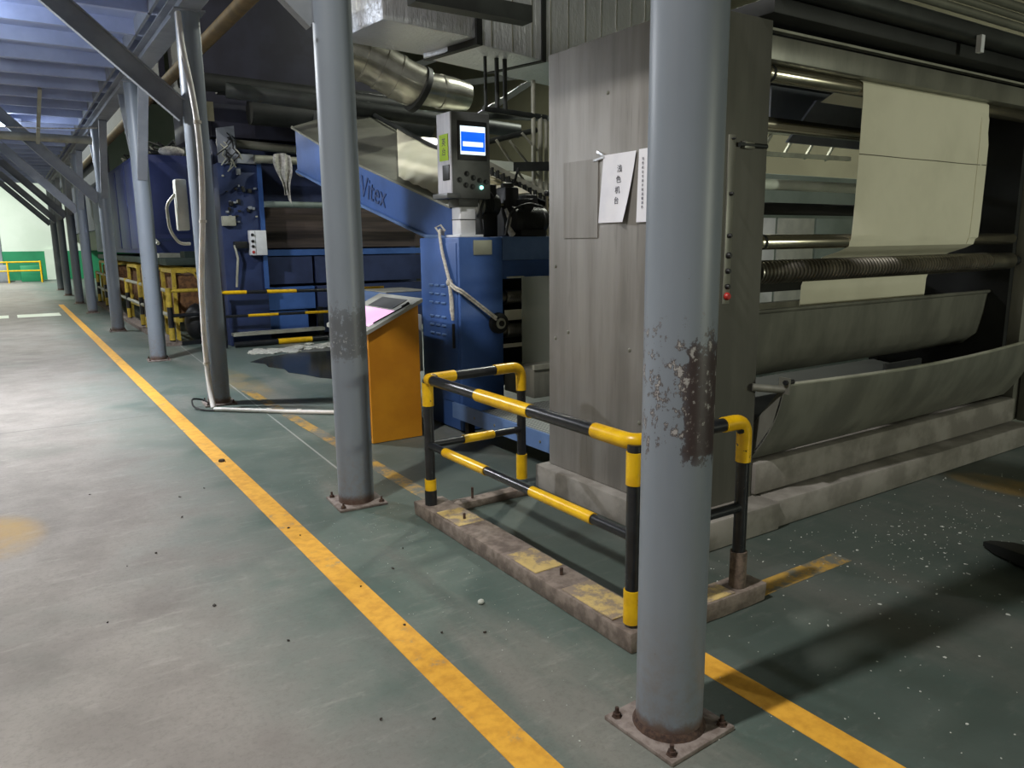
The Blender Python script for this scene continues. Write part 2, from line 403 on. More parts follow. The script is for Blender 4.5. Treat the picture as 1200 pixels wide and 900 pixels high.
# yellow floor paint
def line(x0, x1, y0, y1, mat, label, z=.0025):
    return tag(obj('floor_line', B().box(x0, x1, y0, y1, 0, z), mat, smooth=False), label, 'floor marking')
line(1.145, 1.27, -2.5, 25, m_line, 'long yellow painted line along the aisle beside the column row')
line(2.02, 2.135, -2.5, 2.025, m_line, 'yellow painted line running under the near column shadow to bottom edge')
line(2.05, 2.16, 4.0, 8.6, m_line_worn, 'faded yellow line between orange desk and yellow black barrier')
line(2.73, 3.40, 2.06, 2.17, m_line_worn, 'short worn yellow line from barrier curb towards the right machine')
tag(obj('floor_patch', B().box(.12, 1.0, 21.0, 21.9, 0, .004), m_whitewall), 'white rectangle on the far aisle floor', 'floor marking')  # thin white patches laid on the floor
tag(obj('floor_patch', B().box(-.7, -.05, 21.0, 21.9, 0, .004), m_whitewall), 'white rectangle cut off by left picture edge', 'floor marking')

# walkway deck over the column row
deck = struct(obj('ceiling_deck', B().box(-.75, 1.85, 4.6, 34.2, 4.09, 4.13), m_deck))
j0 = obj('joist', B().box(-.7, 1.8, 5.1, 5.17, 3.93, 4.09), m_joist, deck, smooth=False)
for i in range(1, 31): shared('joist', j0, deck, (0, .95*i, 0))
bm_ = thing('edge_beam', 'grey steel channel beam along the tops of the column row', 'beam', (1.69, 16, 3.76))
obj('web', B().box(1.665, 1.68, -3, 34.2, 3.77, 3.92), m_steelgrey, bm_)
for z0, z1 in ((3.76, 3.775), (3.915, 3.93)): obj('flange', B().box(1.59, 1.79, -3, 34.2, z0, z1), m_steelgrey, bm_)
obj('deck_lip', B().box(1.50, 1.53, 4.6, 34.2, 3.93, 4.09), m_steelgrey, bm_)

# ================================================================== COLUMNS
CX = 1.69
cols = [(1.63, 'round grey steel column in the foreground with dark rust patch', m_col_near),
        (4.36, 'round grey column with scratched paint beside the orange desk', m_col_scr),
        (8.05, 'round grey column with white conduit bowing down its side', m_col),
        (11.72, 'fourth round grey column from the camera, just past the conduit column', m_col),
        (16.34, 'fifth round grey column from the camera, carrying the cross pipe', m_col),
        (21.3, 'sixth round grey column from the camera', m_col),
        (25.1, 'third round grey column from the far end of the row', m_col),
        (29.6, 'second round grey column from the far end of the row', m_col),
        (33.6, 'farthest round grey column of the row', m_col)]
for ci, (y, lab, mt) in enumerate(cols):
    c = thing('steel_column', lab, 'column', (CX, y, 0), 'round columns of the walkway')
    r = .11
    obj('shaft', B().cyl((CX, y, .016), (CX, y, 3.75), r, 40 if ci < 3 else 20), mt, c)
    ang = math.radians(3 if ci == 0 else -4)
    obj('base_plate', B().box(CX-.152, CX+.152, y-.152, y+.152, 0, .016, .003).rot((CX, y, 0), ang), m_plate, c)
    if ci < 5:
        for sx in (-1, 1):
            for sy in (-1, 1):
                p = Vector((sx*.122, sy*.122, 0)); p.rotate(Matrix.Rotation(ang, 3, 'Z')); p += Vector((CX, y, .016))
                b = obj('anchor_bolt', B().cyl(p, p+Vector((0, 0, .034)), .007, 8), m_rust, c)
                obj('nut', B().lathe(p, (0, 0, 1), [(0, .018), (.003, .018), (.003, .014), (.014, .014)], 6), m_rust, b)
    if ci == 0:
        obj('weld_ring', B().lathe((CX, y, .016), (0, 0, 1), [(0, .121), (.006, .119), (.022, .1105)], 32), m_rust, c)
    obj('cap_plate', B().box(CX-.14, CX+.14, y-.14, y+.14, 3.745, 3.76), m_steelgrey, c)
    if ci in (1, 2) or ci >= 4:
        # brace out over the aisle: channel with web and two flanges
        p0 = Vector((CX-.09, y, 2.84 if ci < 4 else 2.45)); d = Vector((-1.30, 0, 1.13)) if ci < 4 else Vector((-1.45, 0, 1.50)); p1 = p0+d; nrm = Vector((d.z, 0, -d.x)).normalized()
        br = obj('aisle_brace', B().bar(p0, p1, .012, .18, nrm), m_steelgrey, c)
        for sgn in (-1, 1): obj('brace_flange', B().bar(p0+nrm*.09*sgn+Vector((0, -.03, 0)), p1+nrm*.09*sgn+Vector((0, -.03, 0)), .07, .01, nrm), m_steelgrey, br)
    if ci >= 3:
        for sgn in (-1, 1):
            q0 = Vector((CX, y+sgn*.09, 2.5)); q1 = Vector((CX, y+sgn*1.0, 3.76))
            obj('row_brace', B().bar(q0, q1, .12, .06, (1, 0, 0) if False else (0, 0, 1)), m_steelgrey, c)

tag(obj('cross_pipe', B().cyl((-.6, 16.05, 3.5), (1.57, 16.15, 3.5), .07), m_pipe), 'grey pipe spanning the aisle at the fifth column', 'pipe')
tag(obj('hanging_strut', B().bar((.75, 14.2, 4.0), (.7, 15.6, 3.35), .05, .05), m_pipe), 'pale steel strut hanging under the walkway deck', 'strut')
tag(obj('overhead_wire', B().tube([(-.5+2.05*t, 14.3+t*.6, 3.42+.14*t*t) for t in [i/10 for i in range(11)]], .01, 6), m_rope), 'thin white wire strung under the walkway deck', 'wire')
lt = thing('flood_lamp', 'lit white lamp under the walkway deck at left edge', 'lamp', (.3, 17.2, 3.75))
obj('housing', B().box(.05, .55, 17.1, 17.4, 3.82, 3.93, .01), m_whitebox, lt)
obj('lens', B().box(.08, .52, 17.08, 17.38, 3.79, 3.82), m_lampface, lt)
lamp('flood_lamp_light', (.3, 17.2, 3.76), 110, .3, (.95, .97, 1)); glow('flood_lamp_glow', (.3, 17.1, 3.68), 45, .08, COOL)
lt = thing('flood_lamp', 'white lamp under the walkway deck above the conduit column', 'lamp', (-.45, 9.2, 3.75))
obj('housing', B().box(-.65, -.3, 9.1, 9.4, 3.82, 3.93, .01), m_whitebox, lt)
obj('lens', B().box(-.62, -.33, 9.12, 9.38, 3.79, 3.82), m_lampface, lt)
lamp('flood_lamp_light', (-.47, 9.25, 3.76), 340, .3, (.95, .97, 1)); glow('flood_lamp_glow', (-.47, 9.25, 3.62), 62, .1, COOL)

# ================================================================== NEAR BARRIER
bar_ = thing('safety_barrier', 'yellow and black tube barrier on curb beside foreground column', 'barrier', (2.25, 3.0, .08))
A, Bp, Cc, D = (1.945, 3.83), (1.935, 2.085), (2.565, 2.085), (2.64, 3.9)
ZT, ZL, RP = .835, .445, .029
def pt(p, z): return (p[0], p[1], z)
def rail(name, path, r): return obj(name, B().tube(path, r, 16), m_blk, bar_)
top = rpath([pt(D, .1), pt(D, ZT-.005), pt(A, ZT), pt(Bp, ZT+.005), pt(Cc, ZT+.005), pt(Cc, .1)], .085, 7)
rail('top_rail', top, RP)
rail('post', [pt(A, .1), pt(A, ZT)], RP); rail('post', [pt(Bp, .1), pt(Bp, ZT)], RP)
lr = rail('lower_rail', [pt(A, ZL), pt(Bp, ZL+.015)], .022); rail('lower_rail', [pt(D, ZL-.02), pt(A, ZL)], .022); rail('lower_rail', [pt(Bp, ZL+.015), pt(Cc, ZL+.01)], .022)
def band(path, r, mat=None): return obj('yellow_band', B().tube(path, r+.004, 16), mat or m_yel, bar_)
def lerp(a, b, t): return tuple(a[i]+(b[i]-a[i])*t for i in range(3))
ab = lambda y, z=ZT: (1.94, y, z)
band([ab(3.26), ab(2.79)], RP); 
band(rpath([(1.94, 2.33, ZT+.004), (1.935, 2.085, ZT+.005), (2.06, 2.085, ZT+.005)], .085, 7), RP)
band(rpath([(1.944, 3.76, ZT), (1.945, 3.83, ZT), (2.13, 3.848, ZT)], .08, 7), RP)
band(rpath([(2.43, 3.879, ZT-.003), (2.64, 3.9, ZT-.005), (2.64, 3.9, .68)], .085, 7), RP)
band(rpath([(2.43, 2.085, ZT+.005), (2.565, 2.085, ZT+.005), (2.565, 2.085, .66)], .085, 7), RP)
band([pt(A, ZT-.02), pt(A, .68)], RP); band([pt(A, .17), pt(A, .24)], RP+.001)
band([pt(Bp, ZT-.03), pt(Bp, .675)], RP); band([pt(Bp, .10), pt(Bp, .24)], RP+.001)
band([pt(D, .10), pt(D, .26)], RP+.003)
band([(1.94, 3.63, ZL+.002), (1.94, 3.19, ZL+.006)], .022); band([(1.938, 2.78, ZL+.009), (1.937, 2.33, ZL+.013)], .022)
band([(2.185, 3.855, ZL-.007), (2.41, 3.877, ZL-.013)], .022)
m_sock = M('grimy_socket', (120, 104, 92), (84, 72, 64), .8, scale=30)
obj('socket', B().cyl(pt(A, .085), pt(A, .175), RP+.007), m_blk, bar_)
obj('socket', B().cyl(pt(Cc, .085), pt(Cc, .25), RP+.008), m_sock, bar_)
obj('rust_ring', B().cyl(pt(Bp, .175), pt(Bp, .182), RP+.004), m_rust, bar_)
cb = thing('barrier_curb', 'grimy low curb under the near yellow and black barrier', 'curb', (2.2, 3, 0))
def curbseg(x0, x1, y0, y1, h, nx, ny):
    def fn(b):
        bmesh.ops.subdivide_edges(b.bm, edges=list(b.bm.edges), cuts=1)
    b = B().box(x0, x1, y0, y1, 0, h, .008)
    bmesh.ops.subdivide_edges(b.bm, edges=[e for e in b.bm.edges if e.calc_length() > .3], cuts=14)
    for v in b.bm.verts:
        q = mnoise.noise(v.co*9)*.006; v.co.x += q; v.co.y += mnoise.noise(v.co*8+Vector((5, 0, 0)))*.006; v.co.z += (mnoise.noise(v.co*7)*.005 if v.co.z > h*.5 else 0)
    return obj('curb_strip', b, m_curb, cb)
curbseg(1.885, 2.075, 2.03, 3.94, .085, 1, 10)
curbseg(2.08, 2.70, 2.03, 2.17, .085, 6, 1)
curbseg(2.08, 2.66, 3.83, 3.92, .05, 6, 1)
for y0, y1 in ((3.42, 3.68), (2.7, 2.95), (2.16, 2.5)):
    obj('paint_patch', B().box(1.90, 2.06, y0, y1, .083, .0895, .002), m_curbpaint, cb)
obj('paint_patch', B().box(2.3, 2.5, 2.04, 2.16, .083, .0895, .002), m_curbpaint, cb)
for p in ((1.98, 3.5), (1.99, 2.62), (2.25, 3.87)):
    obj('anchor_bolt', B().cyl((*p, .05), (*p, .12), .008, 8), m_rust, cb)

# ================================================================== RIGHT MACHINE
pl_ = thing('concrete_plinth', 'concrete plinth under the steel machine on the right', 'plinth', (4.6, 3.2, 0))
obj('block', B().box(2.78, 3.46, 2.54, 3.95, 0, .16, .012), m_conc, pl_)
obj('front_step', B().box(3.46, 6.55, 2.56, 3.95, 0, .16, .012), m_conc, pl_)
mc = thing('fabric_machine', 'steel fabric processing machine with rollers on the right', 'machine', (4.7, 3.3, .16))
ZB = .162
hs = obj('side_housing', B().box(2.86, 3.40, 2.71, 3.90, ZB, 2.70, .006), m_steel, mc)
obj('shaded_front_face', B().box(2.875, 3.402, 2.704, 2.712, ZB, 2.695), M('shaded_dark_steel', (92, 91, 84), (78, 77, 71), .5, .4, scale=4, stretch=(1, 1, .2)), mc)  # shade on the housing front put into a darker steel colour
obj('cover_plate', B().box(2.853, 2.861, 3.42, 3.74, 1.62, 2.06), m_steel, mc)
obj('edge_strip', B().box(2.853, 2.861, 2.712, 2.745, ZB, 2.70), m_steel2, mc)
hb = B()
for p in ((3.83, 1.45), (3.70, 1.05), (3.83, 1.0), (3.14, 1.0), (3.35, 2.4), (3.05, .6)):
    obj('panel_screw', B().lathe((2.862, p[0], p[1]), (-1, 0, 0), [(0, .012), (.006, .011), (.009, .006)], 10), m_steel2, mc)
cs = obj('switch_strip', B().box(3.10, 3.15, 2.696, 2.706, 1.27, 2.12, .002), m_steel2, mc)
for z, mt, r in ((2.10, m_black, .006), (1.83, m_black, .01), (1.62, m_black, .012), (1.52, m_black, .016), (1.44, m_black, .014), (1.36, m_black, .014), (1.31, m_red, .02)):
    obj('switch_knob', B().lathe((3.125, 2.697, z), (0, -1, 0), [(0, r), (.012, r), (.02, r*.7)], 12), mt, cs)
obj('latch', B().box(3.20, 3.28, 2.68, 2.712, 2.055, 2.095, .006), m_steel2, mc)
obj('latch_pin', B().cyl((3.17, 2.69, 2.075), (3.38, 2.69, 2.075), .012, 10), m_pipe_dk, mc)
obj('side_housing', B().box(6.52, 7.1, 2.71, 3.90, ZB, 2.70, .006), m_steel2, mc)
def roller(y, z, r, x0=3.5, x1=6.46, mat=m_chrome, name='roller'):
    ro = obj(name, B().lathe((x0, y, z), (1, 0, 0), [(0, r*.9), (.006, r), (x1-x0-.006, r), (x1-x0, r*.9)], 28), mat, mc)
    obj('journal', B().cyl((3.39, y, z), (x0+.01, y, z), r*.55, 14), m_dark, ro)
    obj('journal', B().cyl((x1-.01, y, z), (6.53, y, z), r*.55, 14), m_dark, ro)
    obj('end_cap', B().lathe((x0-.004, y, z), (1, 0, 0), [(0, r*.8), (.03, r*1.03), (.05, r*1.03)], 24), m_dark, ro)
    return ro
roller(2.82, 2.475, .043); roller(2.82, 1.585, .042)
roller(3.3, 2.32, .045); roller(3.25, 1.945, .034, mat=m_whitepipe, name='white_roller'); roller(3.35, 1.80, .04, mat=m_dark, name='dark_roller')
prof = [(0, .06), (.01, .062)]
xx = .012
while xx < 2.55:
    prof += [(xx, .046), (xx+.008, .066), (xx+.020, .066), (xx+.026, .046), (xx+.034, .046)]; xx += .0342
prof += [(xx+.002, .062), (2.93, .062), (2.94, .055)]
sr = obj('spiral_roller', B().lathe((3.46, 2.79, 1.42), (1, 0, 0), prof, 24), m_spiral, mc)
obj('journal', B().cyl((3.39, 2.79, 1.42), (3.47, 2.79, 1.42), .035, 14), m_dark, sr); obj('journal', B().cyl((6.38, 2.79, 1.42), (6.53, 2.79, 1.42), .035, 14), m_dark, sr)
obj('head_beam', B().box(3.39, 6.53, 2.72, 2.86, 2.515, 2.635, .006), m_steel2, mc)
obj('head_slat', B().box(3.39, 6.53, 2.74, 2.78, 2.665, 2.678), m_pipe, mc)
obj('head_cover', B().box(3.3, 6.9, 2.62, 3.85, 2.70, 2.78, .01), m_dark, mc)
obj('back_panel', B().box(4.8, 6.52, 3.80, 3.86, 2.45, 2.70), m_steelgrey, mc)
obj('inner_wall', B().box(6.46, 6.52, 2.8, 3.9, ZB, 2.7), m_dark, mc)
obj('sloped_plate', B().prism([(4.55, 3.45, 2.25), (6.4, 3.45, 2.25), (6.4, 3.45, 2.55), (4.85, 3.45, 2.55)], (0, .02, 0)), m_steelgrey, mc)
# dye tank
def tank(u, v):
    a = [(2.93, 1.175), (2.95, 1.165), (2.97, 1.0), (3.0, .85), (3.1, .76), (3.3, .72), (3.55, .80), (3.62, 1.1)]
    t = v*(len(a)-1); i = min(int(t), len(a)-2); q = t-i
    return Vector((3.41+u*3.05, a[i][0]+(a[i+1][0]-a[i][0])*q, a[i][1]+(a[i+1][1]-a[i][1])*q))
obj('dye_tank', B().grid(tank, 6, 14, .006), m_steel2, mc)
obj('tank_rim', B().cyl((3.41, 2.935, 1.18), (6.46, 2.935, 1.18), .012, 10), m_steel2, mc)
obj('rear_rail', B().box(3.41, 6.46, 3.62, 3.68, 1.22, 1.29), m_dark, mc); obj('rear_rail', B().box(3.41, 6.46, 3.55, 3.6, 1.1, 1.15), m_steel2, mc)
obj('lower_shelf', B().box(3.41, 6.46, 2.85, 3.85, .5, .53), m_dark, mc)
obj('junction_plate', B().box(4.9, 5.35, 2.83, 2.85, .62, .76), m_steelgrey, mc)
# drip tray, hung on a rail, bulging in the middle
def tray(u, v):
    x = 3.47+u*2.98 + (.0 if u > .5 else -v*.04)
    bow = math.sin(u*PI)*.05
    yy = 2.57-bow*(1-v) + v*v*.18; zz = .815 - bow*.5*(1-v) + u*.02 - v*.45
    return Vector((x, yy, zz))
obj('drip_tray', B().grid(tray, 24, 8, .005), m_steel2, mc)
obj('tray_rim', B().tube([tray(i/24, 0)+Vector((0, -.004, .004)) for i in range(25)], .011, 8), m_pipe, mc)
obj('tray_end', B().prism([tray(0, 0), tray(0, .5), tray(0, 1), Vector((3.45, 2.9, .37))], (.005, 0, 0)), m_steel2, mc)
obj('tray_end', B().prism([tray(1, 0), tray(1, .5), tray(1, 1), Vector((6.45, 2.9, .38))], (.005, 0, 0)), m_steel2, mc)
tb = obj('tray_bracket', B().cyl((3.36, 2.69, .80), (3.49, 2.56, .79), .022, 12), m_steel2, mc)
obj('clip', B().box(3.465, 3.475, 2.53, 2.60, .77, .86), m_steel2, tb); obj('bolt', B().cyl((3.45, 2.55, .835), (3.52, 2.55, .835), .014, 10), m_black, tb)
obj('sill_beam', B().box(3.41, 6.5, 2.68, 2.8, .17, .355, .012), m_conc, mc)
obj('front_leg', B().box(6.6, 6.75, 2.5, 2.7, ZB, .8), m_steel2, mc)
# cloth
def cloth(u, v):
    # path in y,z
    a = [(3.05, 2.43), (2.86, 2.523), (2.81, 2.524), (2.775, 2.50), (2.768, 2.40), (2.766, 2.06), (2.768, 1.70), (2.772, 1.60), (2.785, 1.552), (2.84, 1.525), (2.95, 1.49), (3.06, 1.42), (3.10, 1.30), (3.11, .98)]
    t = v*(len(a)-1); i = min(int(t), len(a)-2); q = t-i
    y = a[i][0]+(a[i+1][0]-a[i][0])*q; z = a[i][1]+(a[i+1][1]-a[i][1])*q
    x = 4.325+u*1.50 - .02*max(0, min(1, (2.4-z)))*(.4 if u > .9 else 1)
    hang = 1 if 4 <= t <= 7 else 0
    y -= hang*(.012*max(0, math.sin((u-.93)*60))*(u > .93) + .004*math.sin(u*14) + .01*max(0, (u-.965))*30*(1 if z < 2.3 else 0))
    return Vector((x, y, z))
fc = thing('fabric_sheet', 'cream undyed cloth hanging over the machine rollers', 'fabric', (5.1, 2.8, 1.0))
obj('cloth', B().grid(cloth, 60, 52, .0015), m_cloth, fc)
obj('stitched_seam', B().tube([cloth(i/30, (4+.9)/13)+Vector((0, -.003, 0)) for i in range(31)], .003, 6), m_seam, fc)
obj('folded_selvedge', B().tube([cloth(.93, v/40)+Vector((0, -.004, 0)) for v in range(12, 26)], .004, 6), m_cloth, fc)
# things on the steel panel
def sheet(u, v, y0, y1, z0, z1, curl):
    z = z0+(z1-z0)*v
    y = y0+(y1-y0)*u + (-.03*(1-v) if u < .5 else .03*(0))  
    x = 2.848 - curl*max(0, u-.55)**2*2.2*(1-v)**1.5
    return Vector((x, y, z))
pp = thing('paper_notice', 'white paper notice with four vertical characters taped to steel panel', 'notice', (2.85, 3.23, 1.70))
# u runs from far (left in view) to near
obj('sheet', B().grid(lambda u, v: Vector((2.850-.055*max(0, u-.6)**1.5*(1-v)**2*2.2, 3.37-.265*u+.04*(1-v)-.03*(1-v)*0-.0+.045*(1-v)*u*.6, 1.702+.368*v+.0*u)), 12, 12, .0006), m_paper, pp)
for i, ch in enumerate('浅色机台'):
    obj('printed_character', text_b(ch, .042, (2.8482, 3.232+.008*i, 1.985-.056*i), (0, -1, 0), (0, 0, 1), .0004), m_ink, pp, smooth=False)
for p0, p1 in (((2.849, 3.37, 2.07), (2.849, 3.43, 2.095)), ((2.849, 3.36, 2.06), (2.849, 3.46, 2.05))):
    obj('tape', B().bar(p0, p1, .0015, .012, (0, 0, 1)), m_foil, pp)
p2 = thing('paper_notice', 'white paper notice half hidden behind the foreground column', 'notice', (2.85, 2.96, 1.70))
obj('sheet', B().grid(lambda u, v: Vector((2.850-.006*u*(1-v), 3.083-.21*u+.012*(1-v), 1.698+.376*v)), 6, 6, .0006), m_paper, p2)
for i, ch in enumerate('浅色机台专用不得混做深色'):
    obj('printed_character', text_b(ch, .016, (2.8455, 3.047, 2.022-.0225*i), (0, -1, 0), (0, 0, 1), .0004), m_ink, p2, smooth=False)
# overhead services above the right machine
ov = thing('overhead_duct_rack', 'dark duct and pipe bundle above the right machine', 'duct', (5, 2.6, 2.78))
obj('duct', B().box(3.3, 8, 2.52, 2.7, 2.785, 2.88, .03, 3), m_pipe_dk, ov)
for i, (y, z, r) in enumerate(((2.50, 2.905, .024), (2.47, 2.945, .02), (2.44, 2.985, .026), (2.40, 3.03, .022))):
    obj('pipe', B().cyl((3.1, y, z), (9, y, z), r, 12), m_sheet, ov)
obj('hanger', B().box(5.06, 5.10, 2.49, 2.52, 2.70, 2.80), m_whitebox, ov)
obj('cable_tray', B().box(3.1, 9, 2.20, 2.38, 3.06, 3.09), m_sheet, ov)
obj('cable_tray_lip', B().box(3.1, 9, 2.20, 2.21, 3.09, 3.15), m_sheet, ov)
# things seen through the machine
cbk = thing('grey_cabinet', 'grey green cabinet seen through the right machine', 'cabinet', (8.2, 6.3, 0))
obj('body', B().box(6.9, 10.4, 6.0, 6.7, 0, 2.36, .01), m_greycab, cbk)
for x0, x1, mt in ((6.95, 7.75, m_whitebox), (7.8, 8.5, m_greytop), (8.55, 9.4, m_greycab)): obj('door', B().box(x0, x1, 5.98, 6.0, .1, 1.85, .004), mt, cbk)
obj('rail', B().box(6.9, 10.4, 5.96, 6.0, 1.9, 2.02), m_dark, cbk)
obj('rear_box', B().box(4.85, 5.35, 3.86, 4.3, 2.5, 2.69, .01), m_black, mc)
tr = thing('roof_truss', 'pale steel truss behind the right machine', 'truss', (8.6, 7.4, 2.5))
for z in (2.75, 3.05): obj('chord', B().bar((6.8, 7.2, z), (11, 7.2, z+.05), .06, .06), m_pipe, tr)
for i in range(8): obj('web_member', B().bar((6.9+i*.5, 7.2, 2.75), (7.15+i*.5, 7.2, 3.05), .035, .035), m_pipe, tr)

# ================================================================== BLUE FRONT MACHINE
bc = thing('control_cabinet', 'blue steel cabinet with louvres and pulley wheel', 'cabinet', (3.33, 5.85, 0))
obj('body', B().box(3.115, 3.54, 5.49, 6.2, .01, 1.645, .012), m_blue, bc)
dr = obj('door', B().box(3.108, 3.116, 5.53, 6.16, .25, 1.6, .003), m_blue, bc)
for z0 in (1.24, .97):
    for r in range(3):
        for q in range(3):
            y = 5.98-q*.11; z = z0-r*.075
            obj('louvre', B().prism([(3.108, y-.035, z), (3.108, y+.035, z), (3.098, y+.035, z-.004), (3.098, y-.035, z-.004)], (0, 0, .012)), m_blue_lt, dr)
obj('handle', B().box(3.09, 3.112, 5.575, 5.60, .72, .93, .006), m_black, dr)
obj('name_plate', B().box(3.25, 3.43, 5.484, 5.492, 1.50, 1.62), m_sheet, bc)
wl = obj('pulley_wheel', B().lathe((3.475, 5.492, .92), (0, -1, 0), [(0, .085), (.015, .09), (.025, .07), (.035, .09), (.05, .085), (.052, .05), (.06, .05)], 28), m_black, bc)
obj('hub_ring', B().lathe((3.475, 5.434, .92), (0, -1, 0), [(0, .046), (.01, .046), (.012, .03)], 24), m_pipe, wl)
obj('hub', B().lathe((3.475, 5.424, .92), (0, -1, 0), [(0, .024), (.014, .024), (.016, .01)], 20), m_black, wl)
rp = thing('rope', 'white rope tied from cabinet top to the pulley wheel', 'rope', (3.2, 5.5, .9))
pth = [(3.16, 5.83, 1.67), (3.10, 5.80, 1.70), (3.085, 5.73, 1.52), (3.082, 5.60, 1.26), (3.086, 5.52, 1.22), (3.11, 5.462, 1.20), (3.27, 5.455, 1.08), (3.43, 5.43, .955)]
obj('strand', B().tube(rpath(pth, .06, 5), .011, 8), m_rope, rp); obj('strand', B().tube(rpath([tuple(Vector(p)+Vector((-.004, -.012, .02))) for p in pth], .06, 5), .010, 8), m_rope, rp)
obj('knot', B().ball((3.085, 5.61, 1.275), .03, (1, .9, 1.2), 2), m_rope, rp)
obj('loose_end', B().tube([(3.08, 5.61, 1.27), (3.085, 5.585, 1.15), (3.082, 5.575, 1.05), (3.086, 5.57, .96)], [.012, .018, .02, .012], 8), m_rope, rp)
obj('loop', B().tube([(3.12, 5.81, 1.67), (3.10, 5.86, 1.73), (3.14, 5.84, 1.75), (3.16, 5.80, 1.70)], .009, 8), m_rope, rp)
# operator panel on post
hm = thing('operator_panel', 'dark operator panel with lit blue screen on white post', 'control panel', (3.25, 5.6, 1.645))
obj('mount_flange', B().box(3.135, 3.365, 5.51, 5.74, 1.646, 1.665, .003), m_whitebox, hm)
po = obj('post', B().box(3.17, 3.32, 5.55, 5.70, 1.66, 1.90, .015), m_whitebox, hm)
obj('joint', B().box(3.168, 3.322, 5.548, 5.702, 1.785, 1.792), m_black, po)
obj('swivel', B().box(3.15, 3.34, 5.54, 5.72, 1.89, 1.965, .01), m_hmi, hm)
bx = obj('case', B().box(3.08, 3.435, 5.5, 5.74, 1.955, 2.63, .008), m_hmi, hm)
obj('side_cover', B().box(3.070, 3.082, 5.505, 5.735, 1.995, 2.625, .003), m_hmi_side, hm)
sc_ = obj('screen_bezel', B().box(3.13, 3.40, 5.490, 5.502, 2.255, 2.56, .004), m_black, hm)
obj('screen', B().box(3.15, 3.382, 5.486, 5.491, 2.30, 2.52), m_scr_white, sc_)
obj('screen_field', B().box(3.163, 3.376, 5.484, 5.487, 2.40, 2.475), m_scr_blue, sc_); obj('screen_field', B().box(3.155, 3.378, 5.484, 5.487, 2.325, 2.362), m_scr_blue, sc_)
obj('screen_field', B().box(3.155, 3.17, 5.484, 5.487, 2.325, 2.475), m_scr_blue, sc_); obj('screen_field', B().box(3.362, 3.378, 5.484, 5.487, 2.325, 2.475), m_scr_blue, sc_)
for i, (x, z) in enumerate(((3.14, 2.10), (3.21, 2.15), (3.27, 2.12), (3.20, 2.06), (3.26, 2.05), (3.33, 2.10), (3.39, 2.09))):
    obj('push_button', B().lathe((x, 5.502, z), (0, -1, 0), [(0, .022), (.01, .022), (.011, .016), (.024, .015)], 16), m_black, hm)
obj('indicator', B().lathe((3.345, 5.502, 2.045), (0, -1, 0), [(0, .016), (.015, .014), (.02, .008)], 14), m_led, hm)
obj('bottom_tray', B().box(3.02, 3.14, 5.49, 5.74, 1.955, 1.995, .004), m_hmi, hm)
obj('dark_socket', B().box(3.062, 3.072, 5.53, 5.64, 2.10, 2.22, .004), m_black, hm)
nt = thing('sticky_note', 'bright green handwritten note on the operator panel side', 'note', (3.067, 5.6, 2.27))
obj('paper', B().box(3.066, 3.0695, 5.545, 5.69, 2.255, 2.46), m_green_note, nt)
for i, ch in enumerate('英台'): obj('handwritten_character', text_b(ch, .065, (3.0655, 5.615, 2.395-.075*i), (0, -1, 0), (0, 0, 1), .0004), m_black, nt, smooth=False)
# desk
ds = thing('console_desk', 'orange console desk with sloping grey top', 'console', (2.55, 6.0, 0))
SL = [(2.33, 6.42), (2.33, 5.6)]
obj('cabinet', B().prism([(2.335, 5.6, .005), (2.78, 5.6, .005), (2.78, 5.6, 1.115), (2.335, 5.6, .905)], (0, .80, 0)), m_orange, ds)
obj('front_seam', B().box(2.330, 2.336, 5.62, 6.38, .05, .78), m_orange, ds)
sl = (1.115-.905)/(2.78-2.335)
def slope_box(x0, x1, y0, y1, h0, h1, mat, name, par):
    zz = lambda x, h: .905+(x-2.335)*sl+h
    return obj(name, B().prism([(x0, y0, zz(x0, h0)), (x1, y0, zz(x1, h0)), (x1, y0, zz(x1, h1)), (x0, y0, zz(x0, h1))], (0, y1-y0, 0)), mat, par)
tp = slope_box(2.30, 2.81, 5.57, 6.43, 0, .03, m_greytop, 'sloping_top', ds)
slope_box(2.37, 2.60, 5.66, 6.30, .03, .034, m_scr_pink, 'lit_display', tp)
slope_box(2.62, 2.76, 5.75, 6.25, .03, .034, m_hmi, 'key_strip', tp)
def top_pt(x, y, h=.045): return (x, y, .905+(x-2.335)*sl+h)
pen = thing('pen', 'dark pen lying on the orange console desk', 'pen', top_pt(2.6, 5.62))
obj('barrel', B().cyl(top_pt(2.40, 5.64, .041), top_pt(2.66, 5.60, .041), .006, 8), m_black, pen); obj('clip', B().cyl(top_pt(2.64, 5.60, .047), top_pt(2.70, 5.60, .047), .012, 8), m_black, pen)
tag(obj('junction_box', B().box(2.95, 3.09, 6.15, 6.28, .45, .97, .01), m_greytop), 'small grey box between orange desk and blue cabinet', 'box')
tag(obj('junction_box_stand', B().box(2.98, 3.06, 6.17, 6.26, 0, .45, .005), m_steelgrey), 'grey stand under the small box by the blue cabinet', 'stand')
sh = thing('blue_shelf', 'pale blue machine shelf left of the blue cabinet', 'shelf', (3.0, 6.7, 0))
obj('tray', B().box(2.86, 3.3, 6.4, 7.0, 1.02, 1.16, .01), m_blue_lt, sh); obj('worn_top', B().box(2.86, 3.3, 6.4, 7.0, 1.161, 1.168), m_pipe, sh)
obj('leg', B().box(2.9, 2.96, 6.8, 6.86, 0, 1.02), m_blue_dk, sh); obj('leg', B().box(3.2, 3.26, 6.8, 6.86, 0, 1.02), m_blue_dk, sh)
obj('hazard_edge', B().box(2.86, 3.1, 6.98, 7.0, 1.169, 1.19), m_yel, sh)
